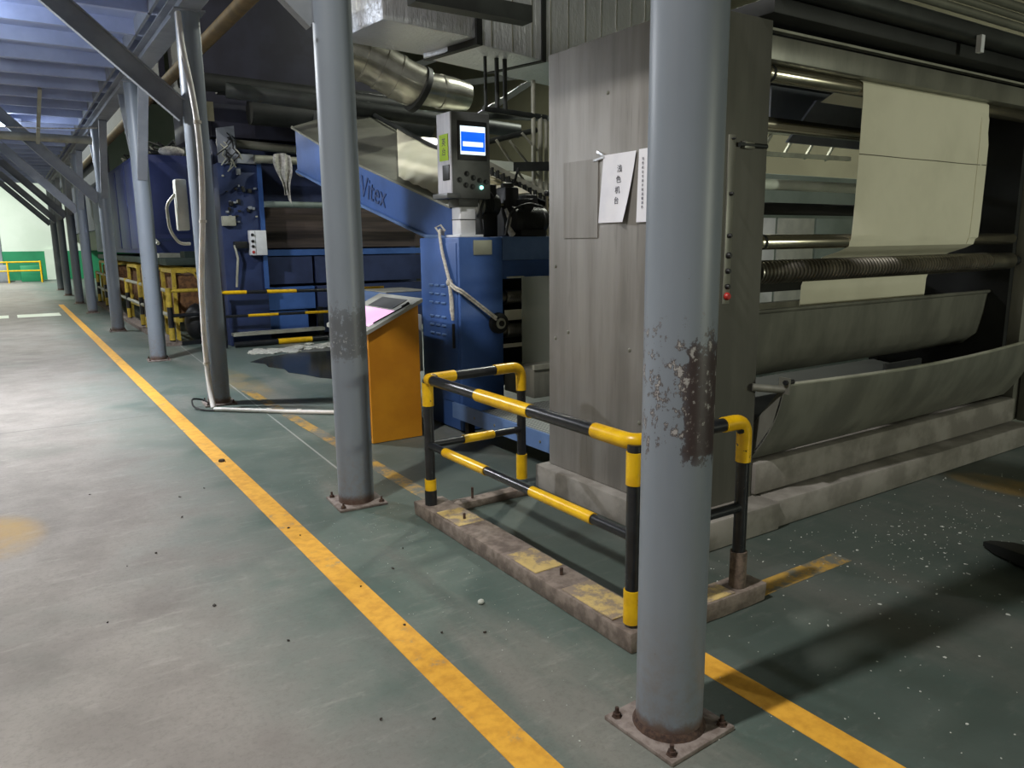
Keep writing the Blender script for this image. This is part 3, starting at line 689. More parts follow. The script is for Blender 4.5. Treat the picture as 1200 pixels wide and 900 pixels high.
# padder frame right of the cabinet
pf = thing('padder_machine', 'blue machine bed with rollers between cabinet and steel panel', 'machine', (4.6, 5.8, 0))
obj('top_beam', B().box(3.545, 6.6, 5.50, 5.9, 1.45, 1.648, .006), m_blue_lt, pf)
obj('lower_beam', B().box(3.545, 6.6, 5.52, 5.9, 1.29, 1.448), m_blue, pf)
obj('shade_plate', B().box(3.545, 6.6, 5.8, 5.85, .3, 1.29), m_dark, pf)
for z, r, mt in ((1.13, .07, m_spiral), (.84, .07, m_spiral)):
    pr = [(0, r*.7), (.05, r*.7), (.051, r)]; q = .06
    while q < .9: pr += [(q, r*.92), (q+.008, r), (q+.016, r), (q+.02, r*.92)]; q += .022
    pr += [(q, r), (3.0, r)]
    obj('grooved_roller', B().lathe((3.56, 5.6, z), (1, 0, 0), pr, 20), mt, pf)
tag(obj('fabric_strip', B().box(3.58, 6.5, 5.53, 5.536, .93, 1.02), m_cloth), 'pale cloth strip between dark rollers beside blue cabinet', 'fabric')
tag(obj('fabric_strip', B().box(3.56, 6.5, 5.53, 5.536, .69, .725), m_cloth), 'narrow pale cloth edge below the pulley wheel', 'fabric')
obj('guard_panel', B().box(3.66, 6.4, 5.38, 5.386, .56, 1.31), m_guard, pf)
obj('frame_bar', B().box(3.545, 3.7, 5.40, 5.44, 1.30, 1.315), m_pipe, pf)
obj('trough', B().box(3.545, 6.5, 5.05, 5.5, .32, .56, .01), m_steel2, pf); obj('trough_lip', B().box(3.545, 6.5, 5.04, 5.07, .56, .60), m_pipe, pf)
pt_ = thing('step_platform', 'low blue platform with tread plate behind the barrier', 'platform', (3.6, 4.7, 0))
obj('tread_plate', B().box(3.02, 4.7, 3.98, 5.05, .27, .285), m_tread, pt_)
obj('side_channel', B().box(3.0, 3.02, 3.98, 5.46, .16, .29), m_blue_lt, pt_); obj('front_channel', B().box(3.02, 4.7, 3.97, 3.985, .16, .285), m_blue_lt, pt_)
for x, y in ((3.06, 5.3), (3.06, 4.1), (4.6, 4.1)): obj('leg', B().box(x, x+.06, y, y+.06, 0, .16), m_dark, pt_)
for y in (4.2, 4.5, 4.8, 5.1): obj('rivet', B().lathe((3.0, y, .22), (-1, 0, 0), [(0, .012), (.006, .008)], 8), m_steel2, pt_)
# motors on the bed
def motor(name, label, x, y, z, r, L, ax=1):
    t = thing(name, label, 'motor', (x, y, z-r-.03))
    b = B()
    pr = [(0, r*.7), (.01, r*.98), (.06, r), (.062, r*.9)]
    q = .07
    while q < L-.08: pr += [(q, r), (q+.006, r), (q+.008, r*.88), (q+.014, r*.88)]; q += .016
    pr += [(L-.06, r*.95), (L-.02, r*.95), (L, r*.6)]
    obj('finned_body', b.lathe((x, y, z), (ax, 0, 0) if True else 0, pr, 24), m_pipe_dk, t)
    obj('fan_cover', B().lathe((x-.012*ax, y, z), (ax, 0, 0), [(0, r*.85), (.01, r*1.03), (.07, r*1.03)], 24), m_sheet if name == 'geared_motor' else m_black, t)
    obj('terminal_box', B().box(min(x+.1*ax, x+.2*ax), max(x+.1*ax, x+.2*ax), y-.06, y+.06, z+r*.8, z+r+.07, .008), m_black, t)
    obj('foot', B().box(min(x+.05*ax, x+(L-.05)*ax), max(x+.05*ax, x+(L-.05)*ax), y-r*.8, y+r*.8, 1.65, z-r*.75, .004), m_black, t)
    obj('shaft', B().cyl((x+L*ax, y, z), (x+(L+.08)*ax, y, z), r*.2, 10), m_chrome, t)
    return t
motor('geared_motor', 'motor with pale round fan cover behind the operator panel post', 3.43, 5.77, 1.92, .10, .24)
motor('drive_motor', 'larger dark motor on the blue bed beside steel panel', 3.70, 5.60, 1.79, .11, .36)
gb = thing('gearbox', 'dark gearbox standing above the drive motors', 'gearbox', (3.75, 5.8, 1.65))
obj('body', B().box(3.73, 3.88, 5.73, 5.9, 1.65, 2.08, .02), m_black, gb); obj('cap', B().lathe((3.805, 5.81, 2.08), (0, 0, 1), [(0, .06), (.03, .06), (.04, .03)], 16), m_black, gb)
obj('shift_lever', B().tube([(3.8, 5.8, 2.05), (3.88, 5.8, 2.14), (3.92, 5.8, 2.25)], .012, 8), m_black, gb)
gb2 = thing('valve_block', 'black valve block with levers next to steel panel', 'valve', (4.05, 5.75, 1.65))
obj('body', B().box(3.96, 4.1, 5.75, 5.89, 1.65, 2.02, .015), m_black, gb2)
for x in (4.16, 4.24): obj('lever', B().cyl((x, 5.7, 1.65), (x, 5.7, 2.02), .013, 8), m_chrome, gb2); obj('knob', B().ball((x, 5.7, 2.03), .028), m_black, gb2)
tag(obj('motor_cable', B().tube(rpath([(3.40, 5.58, 1.66), (3.36, 5.56, 1.85), (3.44, 5.55, 2.03), (3.52, 5.6, 1.98)], .08), .012, 8), m_black), 'black cable looping around the pale motor cover', 'cable')
tag(obj('motor_cable', B().tube(rpath([(3.58, 5.5, 1.66), (3.62, 5.49, 1.86), (3.80, 5.49, 1.93), (3.98, 5.52, 1.90)], .08), .011, 8), m_black), 'black cable arching over the drive motor', 'cable')
tag(obj('fabric_scrap', B().tube([(3.60, 5.53, 1.88), (3.63, 5.515, 1.80), (3.61, 5.51, 1.73), (3.66, 5.515, 1.66)], [.012, .02, .022, .03], 8), m_rag), 'white scrap of cloth by the motors', 'rag')
# sloping conveyor behind the motors: pale rail and pleated cloth
cv = thing('cloth_conveyor', 'pale sloping cloth conveyor behind the motors', 'conveyor', (4.5, 6.6, 1.65))
obj('rail', B().bar((4.10, 6.6, 2.36), (5.2, 6.6, 1.93), .05, .05), m_pipe, cv)
obj('guide_bar', B().bar((4.1, 6.7, 2.37), (4.45, 6.7, 2.36), .05, .09), m_whitepipe, cv); obj('guide_bar', B().bar((4.45, 6.7, 2.36), (5.2, 6.7, 2.40), .05, .09), m_pipe_dk, cv)
def ple(u, v): return Vector((4.05+1.2*u, 6.66+.02*math.sin(v*60), 2.30-.45*u-v*(.55-.2*u)))
obj('pleated_cloth', B().grid(ple, 10, 60, .002), m_cloth, cv)
for i in range(16): obj('clip', B().box(4.12+i*.065, 4.14+i*.065, 6.56, 6.60, 2.25-i*.0255, 2.33-i*.0255), m_dark, cv)
# pipe frame
pfr = thing('pipe_frame', 'pale pipe handrail frame left of the steel panel top', 'frame', (4.7, 7.2, 1.6))
for pth_, r in (([(4.93, 7, 1.6), (4.93, 7, 3.3)], .025), ([(5.02, 7, 1.6), (5.02, 7, 2.95)], .028), ([(5.1, 7, 1.6), (5.1, 7, 2.9), (5.02, 7, 2.93)], .022),
                ([(4.3, 7, 2.96), (5.1, 7, 2.93)], .03), ([(4.3, 7.05, 2.62), (5.0, 7.05, 2.80)], .03), ([(4.45, 7, 2.66), (4.85, 7, 2.2)], .014), ([(4.62, 7, 2.66), (5.0, 7, 2.3)], .014), ([(4.78, 7, 2.75), (4.98, 7, 2.58)], .014)):
    obj('pipe', B().tube(rpath(pth_, .06) if len(pth_) > 2 else pth_, r, 10), m_pipe if r != .03 else m_pipe_dk, pfr)
for x, r in ((4.33, .018), (4.47, .024), (4.57, .024)): obj('riser', B().cyl((x, 7, 2.94), (x, 7, 3.475), r, 10), m_pipe_dk, pfr)
bt = thing('back_truss', 'dim roof truss members in the hall behind the duct', 'truss', (6.5, 10, 3))
for a, b_ in (((5.0, 10, 4.0), (9, 10, 5.6)), ((5.0, 10, 3.7), (9.5, 10, 4.6)), ((6, 10, 3.4), (9, 10, 5.2)), ((4.8, 10, 4.6), (9.5, 10, 4.5)), ((4.6, 10.2, 3.4), (9, 10.2, 3.6))):
    obj('member', B().bar(a, b_, .08, .08), m_pipe_dk, bt)

# ================================================================== INCLINED ENTRY CHUTE
ic = thing('inclined_chute', 'blue sided inclined chute with grey metal bed', 'chute', (4.2, 8.5, 1.6))
XI = 3.5
topl = [(6.22, 1.905), (8.55, 2.52), (9.5, 2.80), (10.6, 3.15)]; botl = [(10.6, 2.60), (8.55, 2.08), (6.80, 1.68), (6.22, 1.66)]
obj('side_plate', B().prism([(XI, y, z) for y, z in topl+botl], (.03, 0, 0)), m_blue, ic)
obj('side_plate', B().prism([(5.6, y, z) for y, z in topl+botl], (.03, 0, 0)), m_blue, ic)
def incz(y): 
    for (a, za), (b_, zb) in zip(topl, topl[1:]):
        if a <= y <= b_: return za+(zb-za)*(y-a)/(b_-a)
    return topl[-1][1]
obj('bed', B().grid(lambda u, v: Vector((3.44+2.2*u, 6.22+4.38*v, incz(6.22+4.38*v)+.012)), 4, 20, .008), m_sheet, ic)
obj('edge_trim', B().tube([(3.46, y, z+.018) for y, z in topl], .016, 8), m_pipe, ic)
obj('bottom_trim', B().tube([(3.49, y, z-.012) for y, z in botl], .02, 8), m_blue_lt, ic)
obj('raised_lettering', text_b('Vitex', .33, (3.498, 8.06, 2.16), (0, -1, -.255), (0, -.255, 1), .006), M('lettering_blue', (52, 72, 118), (44, 62, 104), .5), ic, smooth=False)
def hood(x, y, lift=.03):
    u = (x-3.44)/.96; rise = .14+.055*(y-7)
    h = rise*u if u <= 1 else rise*(2-u) - (u-1)*.2
    return Vector((x, y, incz(y)+lift+h))
obj('bed_cover', B().grid(lambda u, v: hood(3.44+2.1*u, 6.3+4.25*v), 16, 20, .006), m_sheet, ic)
obj('crest_rail', B().tube([hood(4.42, y, .06) for y in (6.6, 7.5, 8.4, 9.9, 10.5)], .03, 8), m_pipe_dk, ic)
ifab = obj('fabric_run', B().grid(lambda u, v: hood(3.52+.9*u, 6.34+(1.10+1.9*u)*v, .045)+Vector((0, 0, .006*math.sin(v*34+u*6)+.01*mnoise.noise(Vector((u*4, v*5, 1))))), 24, 40, .003), m_cloth)
tag(ifab, 'pale cloth lying on the inclined metal chute', 'fabric')

# ================================================================== DRYER IN THE MIDDLE
dy = thing('dryer', 'large dark blue dryer behind the conduit column', 'machine', (5.5, 15, 0))
YF = 12.6
obj('body', B().box(3.0, 6.6, 13.3, 14.6, 0, 3.3, .02), m_navy, dy)
obj('corner_pillar', B().box(2.9, 3.56, YF, 13.3, .0, 2.86, .02), m_blue_dk, dy)
obj('pillar_trim', B().box(3.50, 3.57, YF-.03, YF, .9, 2.9), m_blue, dy)
obj('top_plate', B().prism([(2.93, YF, 2.86), (3.2, YF, 2.80), (3.2, YF, 3.42), (2.93, YF, 3.37)], (0, .02, 0)), m_steelgrey, dy)
obj('cap', B().prism([(3.2, YF-.05, 2.86), (3.57, YF-.05, 2.86), (3.45, YF-.05, 3.0), (3.2, YF-.05, 3.0)], (0, .4, 0)), m_steelgrey, dy)
obj('dull_sheet', B().box(3.57, 6.6, 12.95, 13.0, 1.55, 2.28), m_brown, dy)
obj('blue_ledge', B().box(3.57, 6.6, 12.85, 13.0, 1.42, 1.52), m_blue, dy)
obj('door_panel', B().box(3.0, 4.4, 12.85, 13.0, .95, 1.40), m_navy, dy); obj('door_panel', B().box(4.45, 6.5, 12.85, 13.0, .95, 1.40), m_navy, dy)
obj('door_panel', B().box(2.95, 4.4, 12.80, 13.0, .52, .90), m_blue, dy); obj('door_panel', B().box(4.45, 6.5, 12.80, 13.0, .52, .90), m_navy, dy)
obj('door_panel', B().box(2.95, 4.25, 12.78, 13.0, .2, .5), m_blue, dy); obj('door_panel', B().box(4.45, 6.5, 12.80, 13.0, .1, .5), m_navy, dy)
for x in (4.42,): obj('post', B().box(x-.04, x+.04, 12.6, 12.7, 0, .55), m_dark, dy)
obj('guide_roller', B().cyl((3.57, 12.55, 2.24), (6.6, 12.55, 2.24), .05, 16), m_greycab, dy)
obj('guide_roller', B().cyl((3.45, 12.5, 2.93), (4.6, 12.5, 2.93), .06, 16), m_pipe, dy)
obj('guide_roller', B().cyl((3.0, 12.9, 3.2), (5.0, 12.9, 3.12), .07, 16), m_sheet, dy)
obj('drum', B().cyl((3.4, 12.4, 3.62), (6.5, 12.4, 3.62), .2, 20), m_dark, dy); obj('drum_end', B().lathe((4.4, 12.3, 3.55), (-1, -.6, 0), [(0, .2), (.05, .22), (.1, .12)], 20), m_pipe_dk, dy)
obj('upper_frame', B().box(2.95, 6.0, 12.4, 12.55, 3.85, 4.1), m_dark, dy); obj('upper_sheet', B().box(2.95, 6.0, 13.0, 13.1, 3.3, 3.8), m_nearblack, dy)
obj('deflector', B().prism([(3.9, 12.3, 3.72), (4.3, 12.3, 3.45), (4.42, 12.3, 3.5), (4.1, 12.3, 3.78)], (0, .1, 0)), m_tag, dy)
obj('base_tray', B().box(2.92, 4.42, 12.45, 12.62, .17, .22), m_pipe, dy)
for i in range(26):
    x = random.uniform(2.95, 3.45); z = random.uniform(1.9, 2.8); s_ = random.uniform(.02, .06)
    obj('fitting', B().box(x, x+s_, YF-.03-s_*.5, YF, z, z+s_*random.uniform(.6, 2), .004), random.choice((m_black, m_pipe, m_dark, m_steelgrey)), dy)
for i in range(18):
    x = random.uniform(2.95, 3.2); z = random.uniform(2.85, 3.35)
    obj('cable', B().tube([(x, YF-.03, z), (x+.04, YF-.08, z-.06), (x+random.uniform(-.1, .1), YF-.05, z-.16)], .01, 6), random.choice((m_black, m_pipe, m_dark)), dy)
obj('bracket', B().box(2.9, 3.1, YF-.1, YF, 1.9, 2.05, .01), m_pipe, dy); obj('bracket', B().box(3.05, 3.25, YF-.12, YF, 1.55, 1.66, .01), m_black, dy)
obj('hose', B().tube([(3.05, YF-.1, 1.6), (3.08, YF-.12, 1.4), (3.05, YF-.1, 1.1), (3.04, YF-.08, .95)], .018, 8), m_pipe, dy)
wb = thing('switch_box', 'white switch box with dark knobs on the blue dryer pillar', 'switch box', (3.4, YF-.1, 1.43))
obj('case', B().box(3.28, 3.54, YF-.16, YF-.031, 1.44, 1.83, .01), m_whitebox, wb)
obj('door_seam', B().box(3.36, 3.364, YF-.163, YF-.159, 1.45, 1.82), m_hmi, wb)
for z, mt in ((1.76, m_black), (1.66, m_black), (1.58, m_black), (1.49, m_red)): obj('knob', B().lathe((3.32, YF-.16, z), (0, -1, 0), [(0, .025), (.02, .02)], 12), mt, wb)
def rag(u, v):
    n_ = mnoise.noise(Vector((u*3, v*3, 2))); wd = .13*(1-.5*v)+.03*math.sin(v*6)
    return Vector((3.84+(u-.5)*2*wd+.05*v*v+.03*n_, 12.34-.035*math.sin(u*PI*4+2*v)+.04*n_, 2.99-(.62+.16*u*u+.05*n_)*v+.03*math.sin(u*PI)))
tag(obj('rag', B().grid(rag, 24, 20, .004), m_rag), 'pale rag hanging from the dryer roller', 'rag')
tag(obj('cloth_bundle', B().ball((4.2, 12.4, 2.75), .1, (1.4, .8, .8)), m_rag), 'small grey cloth bundle beside the hanging rag', 'rag')
# striped rails in front of the dryer
dr_ = thing('rail_barrier', 'yellow and black striped rails in front of the dryer', 'barrier', (3.6, 12.5, 0))
def striped(p0, p1, r, cuts):
    o = obj('rail', B().cyl(p0, p1, r, 12), m_blk, dr_)
    for a, b_ in cuts: obj('yellow_band', B().cyl(lerp(p0, p1, a), lerp(p0, p1, b_), r+.002, 12), m_yel, o)
striped((2.75, 12.4, .875), (4.75, 12.4, .84), .028, [(.0, .2), (.36, .6)])
striped((2.75, 12.4, .50), (4.75, 12.4, .48), .022, [(.2, .44), (.66, .9)])
striped((2.90, 12.35, .05), (4.42, 12.35, .05), .045, [(.45, .82)])
for x in (2.78, 4.72): obj('post', B().cyl((x, 12.4, 0), (x, 12.4, .9), .028, 12), m_blk, dr_)
# wet patch and foam
def blob(cx, cy, pts): return pts
wp = [(2.70, 10.7), (3.0, 11.05), (3.5, 11.2), (4.0, 11.1), (4.4, 10.6), (4.3, 9.8), (3.9, 9.2), (3.55, 8.75), (3.25, 8.55), (3.05, 8.9), (2.98, 9.2), (2.86, 9.5), (2.90, 9.8), (2.78, 10.1), (2.82, 10.4)]
tag(obj('puddle', B().prism([(x, y, 0.001) for x, y in wp], (0, 0, .003)), m_wet, smooth=False), 'dark wet puddle on the floor left of the orange desk', 'puddle')
b = B()
for i in range(90):
    t = random.random(); b.ball((2.95+t*1.45, 11.55+.25*t+random.gauss(0, .13), .008), random.uniform(.03, .09), (1.3, 1, .3), 1)
fo = tag(obj('foam', b, m_foam), 'strip of white foam on the floor before the dryer', 'foam'); fo['kind'] = 'stuff'

# ================================================================== DUCTS OVERHEAD
sd = thing('round_duct', 'shiny round steel duct with segmented elbow', 'duct', (4.4, 9, 3.3))
pd = rpath([(3.38, 9, 3.84), (3.85, 9, 3.80), (4.55, 8.9, 3.46), (5.3, 8.9, 3.44)], .35, 4)
obj('duct_tube', B().tube(pd[:-3], .26, 28), m_duct, sd)
for i in (1, 3, 5, 6): obj('seam_ring', B().tube([pd[i], Vector(pd[i])+(Vector(pd[i+1])-Vector(pd[i])).normalized()*.035], .272, 28), m_duct, sd)
obj('dark_collar', B().tube([(4.50, 8.9, 3.49), (4.56, 8.9, 3.465)], .29, 28), m_dark, sd)
obj('reduced_tube', B().tube([(4.55, 8.9, 3.50), (5.0, 8.9, 3.47), (5.22, 8.9, 3.45)], [.20, .20, .17], 28), m_duct, sd); obj('seam_ring', B().cyl((4.82, 8.9, 3.48), (4.86, 8.9, 3.478), .21, 28), m_duct, sd)
# the pale brown beam behind
bd = thing('foil_duct', 'foil wrapped rectangular duct above the operator panel', 'duct', (5.2, 6.9, 3.4))
obj('run', B().box(4.02, 7.6, 6.62, 7.42, 3.47, 4.6, .01).rot((4.02, 6.62, 0), math.radians(14)), m_foil, bd)
for i in range(11):
    x = 4.2+i*.3; obj('wrap_seam', B().box(x, x+.012, 6.612, 6.622, 3.48, 4.59).rot((4.02, 6.62, 0), math.radians(14)), m_sheet, bd)
obj('strap', B().box(4.95, 5.02, 6.605, 7.43, 3.46, 4.61).rot((4.02, 6.62, 0), math.radians(14)), m_dark, bd)
obj('left_box', B().box(2.98, 4.0, 6.62, 7.5, 3.52, 4.3, .02).rot((4.02, 6.62, 0), math.radians(6)), m_foil, bd)
obj('gasket', B().box(3.99, 4.06, 6.60, 7.45, 3.46, 4.4).rot((4.02, 6.62, 0), math.radians(10)), m_dark, bd)
tag(obj('hanger_beam', B().box(3.0, 4.15, 5.9, 6.05, 3.52, 3.66), m_pipe_dk), 'dark square steel beam below the foil duct', 'beam')
tag(obj('service_pipe', B().cyl((2.6, 10.5, 3.55), (6.5, 9.6, 3.20), .1, 16), m_pipe_dk), 'dark pipe under the round duct', 'pipe')
tag(obj('service_pipe', B().cyl((2.4, 12.3, 3.98), (6.0, 12.3, 3.9), .13, 16), m_dark), 'thick black pipe crossing behind the scratched column', 'pipe')
tag(obj('gas_pipe', B().cyl((2.3, 6.0, 4.0), (2.3, 30, 4.0), .08, 14), m_ypipe), 'ochre pipe running along behind the column row', 'pipe')
tag(obj('dark_hood', B().box(2.75, 6.0, 13.15, 14.9, 3.32, 8.0, .05), m_nearblack), 'dark blue exhaust hood on top of the dryer', 'hood')

# ================================================================== FAR MACHINES
fb = thing('far_dryer', 'long blue box machine beyond the fourth column', 'machine', (4, 20, 0))
obj('body', B().box(2.45, 6.5, 17.5, 27, 1.45, 3.45, .02), m_far_blue, fb)
for y0 in (17.6, 19.2, 20.9, 22.9, 25.0): obj('side_door', B().box(2.425, 2.45, y0, y0+1.5, 1.55, 3.35, .005), m_far_blue, fb)
obj('end_door', B().box(2.55, 3.4, 17.48, 17.5, 1.85, 3.3, .005), m_far_blue, fb); obj('end_door', B().box(3.45, 4.6, 17.48, 17.5, 1.85, 3.3, .005), m_far_blue, fb)
obj('end_trim', B().box(2.45, 6.5, 17.46, 17.5, 1.70, 1.76), m_blue_dk, fb)
obj('under_table', B().box(2.45, 6.5, 15.1, 27, 1.25, 1.38, .01), m_greenrubber, fb); obj('plinth', B().box(3.3, 6.4, 15.1, 27, 0, 1.25), m_dark, fb)
obj('table_part', B().box(2.8, 3.1, 15.2, 15.6, 1.38, 1.5), m_greenrubber, fb); obj('table_part', B().box(2.52, 2.9, 16.2, 16.8, 1.38, 1.46), m_pipe, fb)
for y in (18, 19.2, 21.5, 23.5): obj('vent_stub', B().cyl((3.4, y, 3.45), (3.4, y, 3.7), .1, 12), m_dark, fb)
for i in range(30):
    y = random.uniform(17.6, 22); obj('top_fitting', B().tube([(2.6+random.random()*.9, y, 3.45), (2.7+random.random()*.8, y+.1, 3.6+random.random()*.25), (2.8+random.random()*.8, y+.3, 3.5+random.random()*.3)], .025, 6), random.choice((m_black, m_pipe, m_dark)), fb)
obj('white_bag', B().ball((3.2, 17.8, 3.56), .18, (1.5, 1, .6)), m_rag, fb)
obj('red_tag', B().box(3.65, 3.70, 17.5, 17.6, 3.4, 3.8), m_red, fb)
tag(obj('pull_cord', B().tube([(2.3, 16.8, 3.95), (2.36, 16.8, 1.9), (2.38, 16.7, 1.4)], .012, 6), m_rope), 'thin cord hanging before the far blue machine', 'cord')
tag(obj('air_gun', B().cyl((2.36, 16.78, 1.95), (2.56, 16.4, 1.65), .035, 8), m_pipe), 'pale nozzle tool hanging by the far blue machine', 'tool')
# yellow racks with brown bundles
def rack(y0, y1, lab, lab2):
    t = thing('steel_rack', lab, 'rack', (2.7, y0, 0), 'yellow racks along the far machine')
    x0, x1, h = 2.36, 2.86, 1.18
    for x in (x0, x1):
        for y in (y0, y1): obj('upright', B().box(x-.03, x+.03, y-.03, y+.03, 0, h), m_yel_dull, t)
    for z in (.35, h):
        for x in (x0, x1): obj('side_bar', B().box(x-.025, x+.025, y0, y1, z-.03, z+.03), m_yel_dull, t)
        for y in (y0, y1): obj('end_bar', B().box(x0, x1, y-.025, y+.025, z-.03, z+.03), m_yel_dull, t)
    obj('corner_brace', B().bar((x0+.3, y0-.03, h), (x1, y0-.03, h-.35), .03, .03), m_yel_dull, t)
    b = B(); b.box(x0+.06, x1-.06, y0+.06, y1-.06, .39, 1.1, .05, 3)
    bmesh.ops.subdivide_edges(b.bm, edges=list(b.bm.edges), cuts=3, use_grid_fill=True)
    for v in b.bm.verts: v.co += Vector((mnoise.noise(v.co*6), mnoise.noise(v.co*6+Vector((3, 0, 0))), mnoise.noise(v.co*5)))*.05
    tag(obj('bale', b, m_brownbale), lab2, 'bale')
rack(13.95, 15.0, 'yellow steel rack nearest behind the fourth column', 'brown bundle in the nearest yellow rack')
rack(15.9, 17.3, 'second yellow steel rack along the far machine', 'brown bundle in the second yellow rack')
rack(18.0, 19.5, 'third yellow steel rack along the far machine', 'brown bundle in the third yellow rack')
rack(21.8, 23.4, 'fourth yellow steel rack between fifth and sixth columns', 'brown bundle in the fourth yellow rack')
rack(24.2, 25.6, 'farthest yellow steel rack along the far machine', 'brown bundle in the farthest yellow rack')
tag(obj('dark_sack', B().ball((2.62, 13.68, .33), .2, (1, 1, 1.6)), m_black), 'black sack beside the nearest yellow rack', 'sack')
ff = thing('far_barrier', 'far yellow and black barrier along the yellow racks', 'barrier', (2.15, 19, 0))
for y in (13.4, 15.9, 16.5, 18.45, 20.6, 22.7, 24.6):
    p = obj('post', B().cyl((2.17, y, .06), (2.17, y, .92), .045, 12), m_blk, ff)
    for z0, z1 in ((.08, .28), (.62, .93)): obj('yellow_band', B().cyl((2.17, y, z0), (2.17, y, z1), .048, 12), m_yel_dull, p)
for z in (.88, .48): obj('rail', B().cyl((2.17, 13.4, z), (2.17, 24.6, z), .032, 10), m_pipe, ff)
obj('end_rail', B().cyl((2.17, 13.4, .88), (2.9, 13.4, .88), .032, 10), m_yel_dull, ff); obj('end_rail', B().cyl((2.17, 13.4, .48), (2.9, 13.4, .48), .03, 10), m_blk, ff)
obj('curb', B().box(2.05, 2.28, 13.25, 24.8, 0, .06), m_curb, ff); obj('curb', B().box(2.28, 2.9, 13.25, 13.42, 0, .06), m_blk, ff)
# far aisle end
fe = thing('far_barrier', 'pale yellow rail barrier before the green far wall', 'barrier', (.2, 42, 0))
for x in (-1.6, .1, 1.4): obj('post', B().cyl((x, 42, 0), (x, 42, 1.0), .04, 10), m_yel, fe)
for z in (.95, .55): obj('rail', B().cyl((-1.6, 42, z), (1.4, 42, z), .035, 10), m_yel, fe)
tag(obj('goods_pile', B().box(-1.8, .1, 43, 44.4, 0, .8, .05), m_steelgrey), 'grey pile of goods at far end behind the rail', 'goods')
tag(obj('green_crate', B().box(.6, 1.5, 43.2, 44.2, 0, .75, .03), m_greenwall), 'green crate at the foot of the far wall', 'crate')

# ================================================================== CONDUIT, BOXES ON COLUMN
cd = thing('conduit', 'white conduit bowed along the third column and over the floor', 'conduit', (1.57, 7.7, 0))
cp = [(1.575, 7.86, 3.70), (1.57, 7.78, 3.345), (1.57, 7.55, 3.01), (1.57, 7.40, 2.625), (1.57, 7.40, 2.26), (1.57, 7.53, 1.82), (1.57, 7.75, 1.42), (1.57, 7.88, 1.01), (1.57, 7.92, .5), (1.57, 7.82, .16), (1.56, 7.70, .03)]
obj('bowed_length', B().tube(rpath(cp, .4, 4), .026, 10), m_conduit, cd)
obj('floor_length', B().tube([(1.56, 7.68, .022), (1.80, 7.45, .022), (2.10, 7.15, .022), (2.46, 6.84, .022), (2.75, 6.65, .022)], .02, 10), m_conduit, cd)
for p in ((1.57, 7.53, 1.82), (1.57, 7.41, 2.68), (1.57, 7.9, .45)): obj('tie', B().cyl((p[0]-.0, p[1], p[2]-.012), (p[0], p[1], p[2]+.012), .034, 10), m_rope, cd)
for t in (.25, .6): q = lerp((1.80, 7.45, .022), (2.46, 6.84, .022), t); obj('coupling', B().cyl(q, (q[0]+.03, q[1]-.028, q[2]), .026, 10), m_rope, cd)
tag(obj('floor_cable', B().tube(rpath([(1.6, 7.92, .02), (1.53, 8.06, .06), (1.42, 8.02, .09), (1.40, 7.86, .03), (1.47, 7.74, .012), (1.56, 7.66, .012)], .12, 6), .009, 8), m_black), 'black cable loop at the foot of the conduit column', 'cable')
eb = thing('meter_box', 'pale grey box with cable loop behind the conduit column', 'box', (1.53, 8.18, 1.72))
obj('case', B().box(1.465, 1.572, 8.12, 8.25, 1.75, 2.24, .015), m_greytop, eb)
obj('cable_loop', B().tube(rpath([(1.47, 8.18, 2.1), (1.38, 8.18, 2.0), (1.39, 8.18, 1.75), (1.47, 8.18, 1.62), (1.57, 8.18, 1.62)], .1), .015, 8), m_pipe, eb)
tag(obj('buff_tag_plate', B().box(1.795, 1.86, 8.03, 8.04, 2.79, 2.97), m_tag), 'small buff plate on the right of the conduit column', 'plate')

# ================================================================== SMALL THINGS ON THE FLOOR
def flake(b, x, y, s_, z=.001):
    a = random.random()*PI; n = random.choice((4, 5, 6)); el = random.uniform(.25, 1)
    pts = []
    for i in range(n):
        t = 2*PI*i/n; r = s_*random.uniform(.6, 1)
        dx, dy_ = r*math.cos(t), r*el*math.sin(t)
        pts.append((x+dx*math.cos(a)-dy_*math.sin(a), y+dx*math.sin(a)+dy_*math.cos(a), z))
    b.prism(pts, (0, 0, .002))
b = B()
for i in range(520):
    x = random.uniform(2.2, 5.6); y = random.uniform(.9, 2.5)
    if random.random() < .35: x = random.gauss(3.9, .5); y = random.gauss(2.0, .2)
    if y > 2.5 or (x < 2.75 and 1.98 < y < 2.2): continue
    flake(b, x, y, random.uniform(.0015, .005) * (1 if random.random() < .85 else 2.6))
for i in range(260):
    x = random.uniform(1.3, 2.1); y = random.uniform(1.2, 5)
    if 1.86 < x < 2.1 and 2.0 < y < 3.96: continue
    flake(b, x, y, random.uniform(.001, .004))
fl = tag(obj('floor_lint', b, m_lint, smooth=False), 'scattered white lint and fibre flecks on the floor', 'lint'); fl['kind'] = 'stuff'
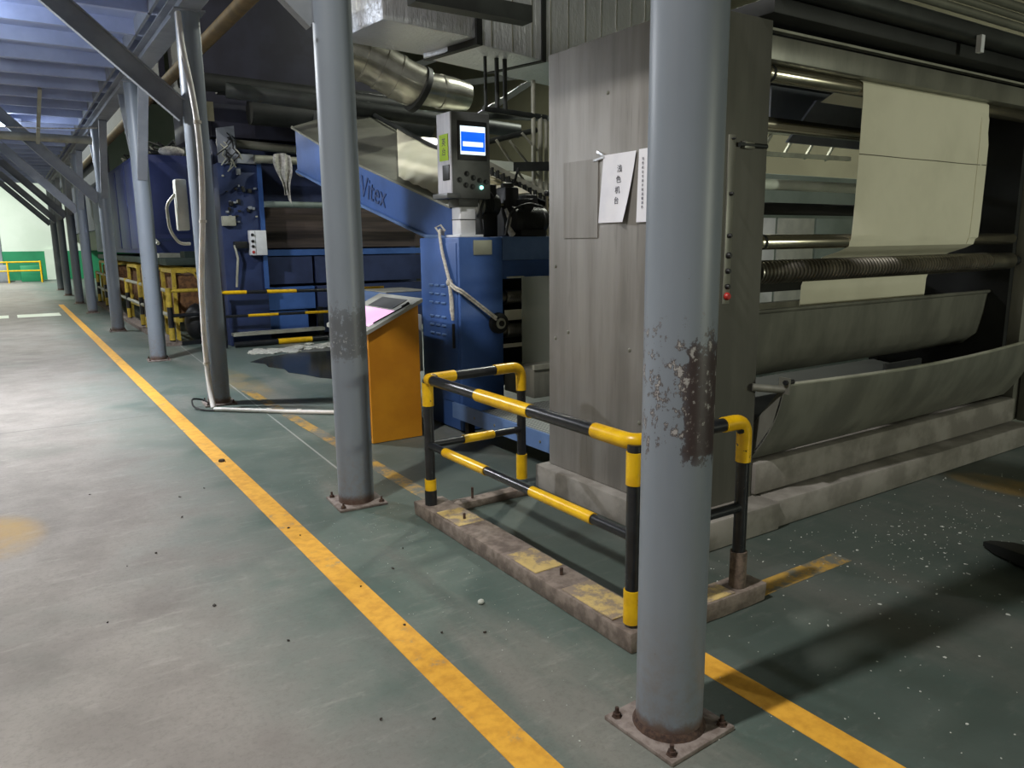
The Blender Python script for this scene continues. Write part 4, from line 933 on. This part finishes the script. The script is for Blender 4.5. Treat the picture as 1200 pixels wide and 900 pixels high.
chips = [(1.22, 5.77), (1.19, 4.15), (1.21, 4.0), (1.24, 3.2), (.95, 5.2), (.78, 5.1), (.5, 4.2), (.35, 4.1), (1.45, 3.3), (1.25, 2.75), (.2, 3.5), (.8, 2.9), (.9, 2.2), (1.05, 2.1), (.62, 3.4), (1.6, 3.5), (1.35, 2.6), (.3, 5.5), (.72, 4.7), (1.5, 2.5)]
for i, (x, y) in enumerate(chips):
    b = B(); flake(b, x, y, random.uniform(.005, .012), .0028)
    for v in b.bm.verts:
        if v.co.z > .004: v.co.z += random.uniform(0, .006)
    tag(obj('debris_chip', b, m_chip, smooth=False), 'small dark chip of debris on the aisle floor', 'debris', 'dark chips on the aisle floor')
tag(obj('white_pebble', B().ball((1.62, 2.73, .012), .016, (1, .8, .8), 2), m_lint), 'white pebble on the floor left of the barrier curb', 'pebble')
tag(obj('bottle_cap', B().lathe((1.20, 5.80, .003), (0, 0, 1), [(0, .024), (.012, .023), (.016, .018)], 16), m_chip), 'dark round cap lying on the yellow aisle line', 'cap')
# dark tapered fork at the right edge
fk = thing('pallet_fork', 'dark tapered pallet truck fork reaching in at right edge', 'pallet truck', (3.9, 1.4, 0))
d1 = Vector((-.32, -.95, 0)).normalized(); sdv = Vector((-d1.y, d1.x, 0)); tip = Vector((4.13, 1.76, 0))
b = B(); 
def sec(t, wd, z0, z1): 
    c = tip+d1*t; return [c-sdv*wd/2+Vector((0, 0, z0)), c+sdv*wd/2+Vector((0, 0, z0)), c+sdv*wd/2+Vector((0, 0, z1)), c-sdv*wd/2+Vector((0, 0, z1))]
ss = [sec(0, .05, .012, .035), sec(.1, .12, .012, .06), sec(.3, .16, .02, .085), sec(1.3, .16, .02, .09)]
rv = [[b.bm.verts.new(p) for p in s_] for s_ in ss]
for p, q in zip(rv, rv[1:]):
    for i in range(4): b.bm.faces.new((p[i], p[(i+1) % 4], q[(i+1) % 4], q[i]))
b.bm.faces.new(rv[0]); b.bm.faces.new(rv[-1])
obj('fork', b, m_black, fk)
cw = tip+d1*.2; obj('load_wheel', B().cyl(cw-sdv*.04+Vector((0, 0, .03)), cw+sdv*.04+Vector((0, 0, .03)), .03, 14), m_dark, fk)
print('objects', len(bpy.data.objects))
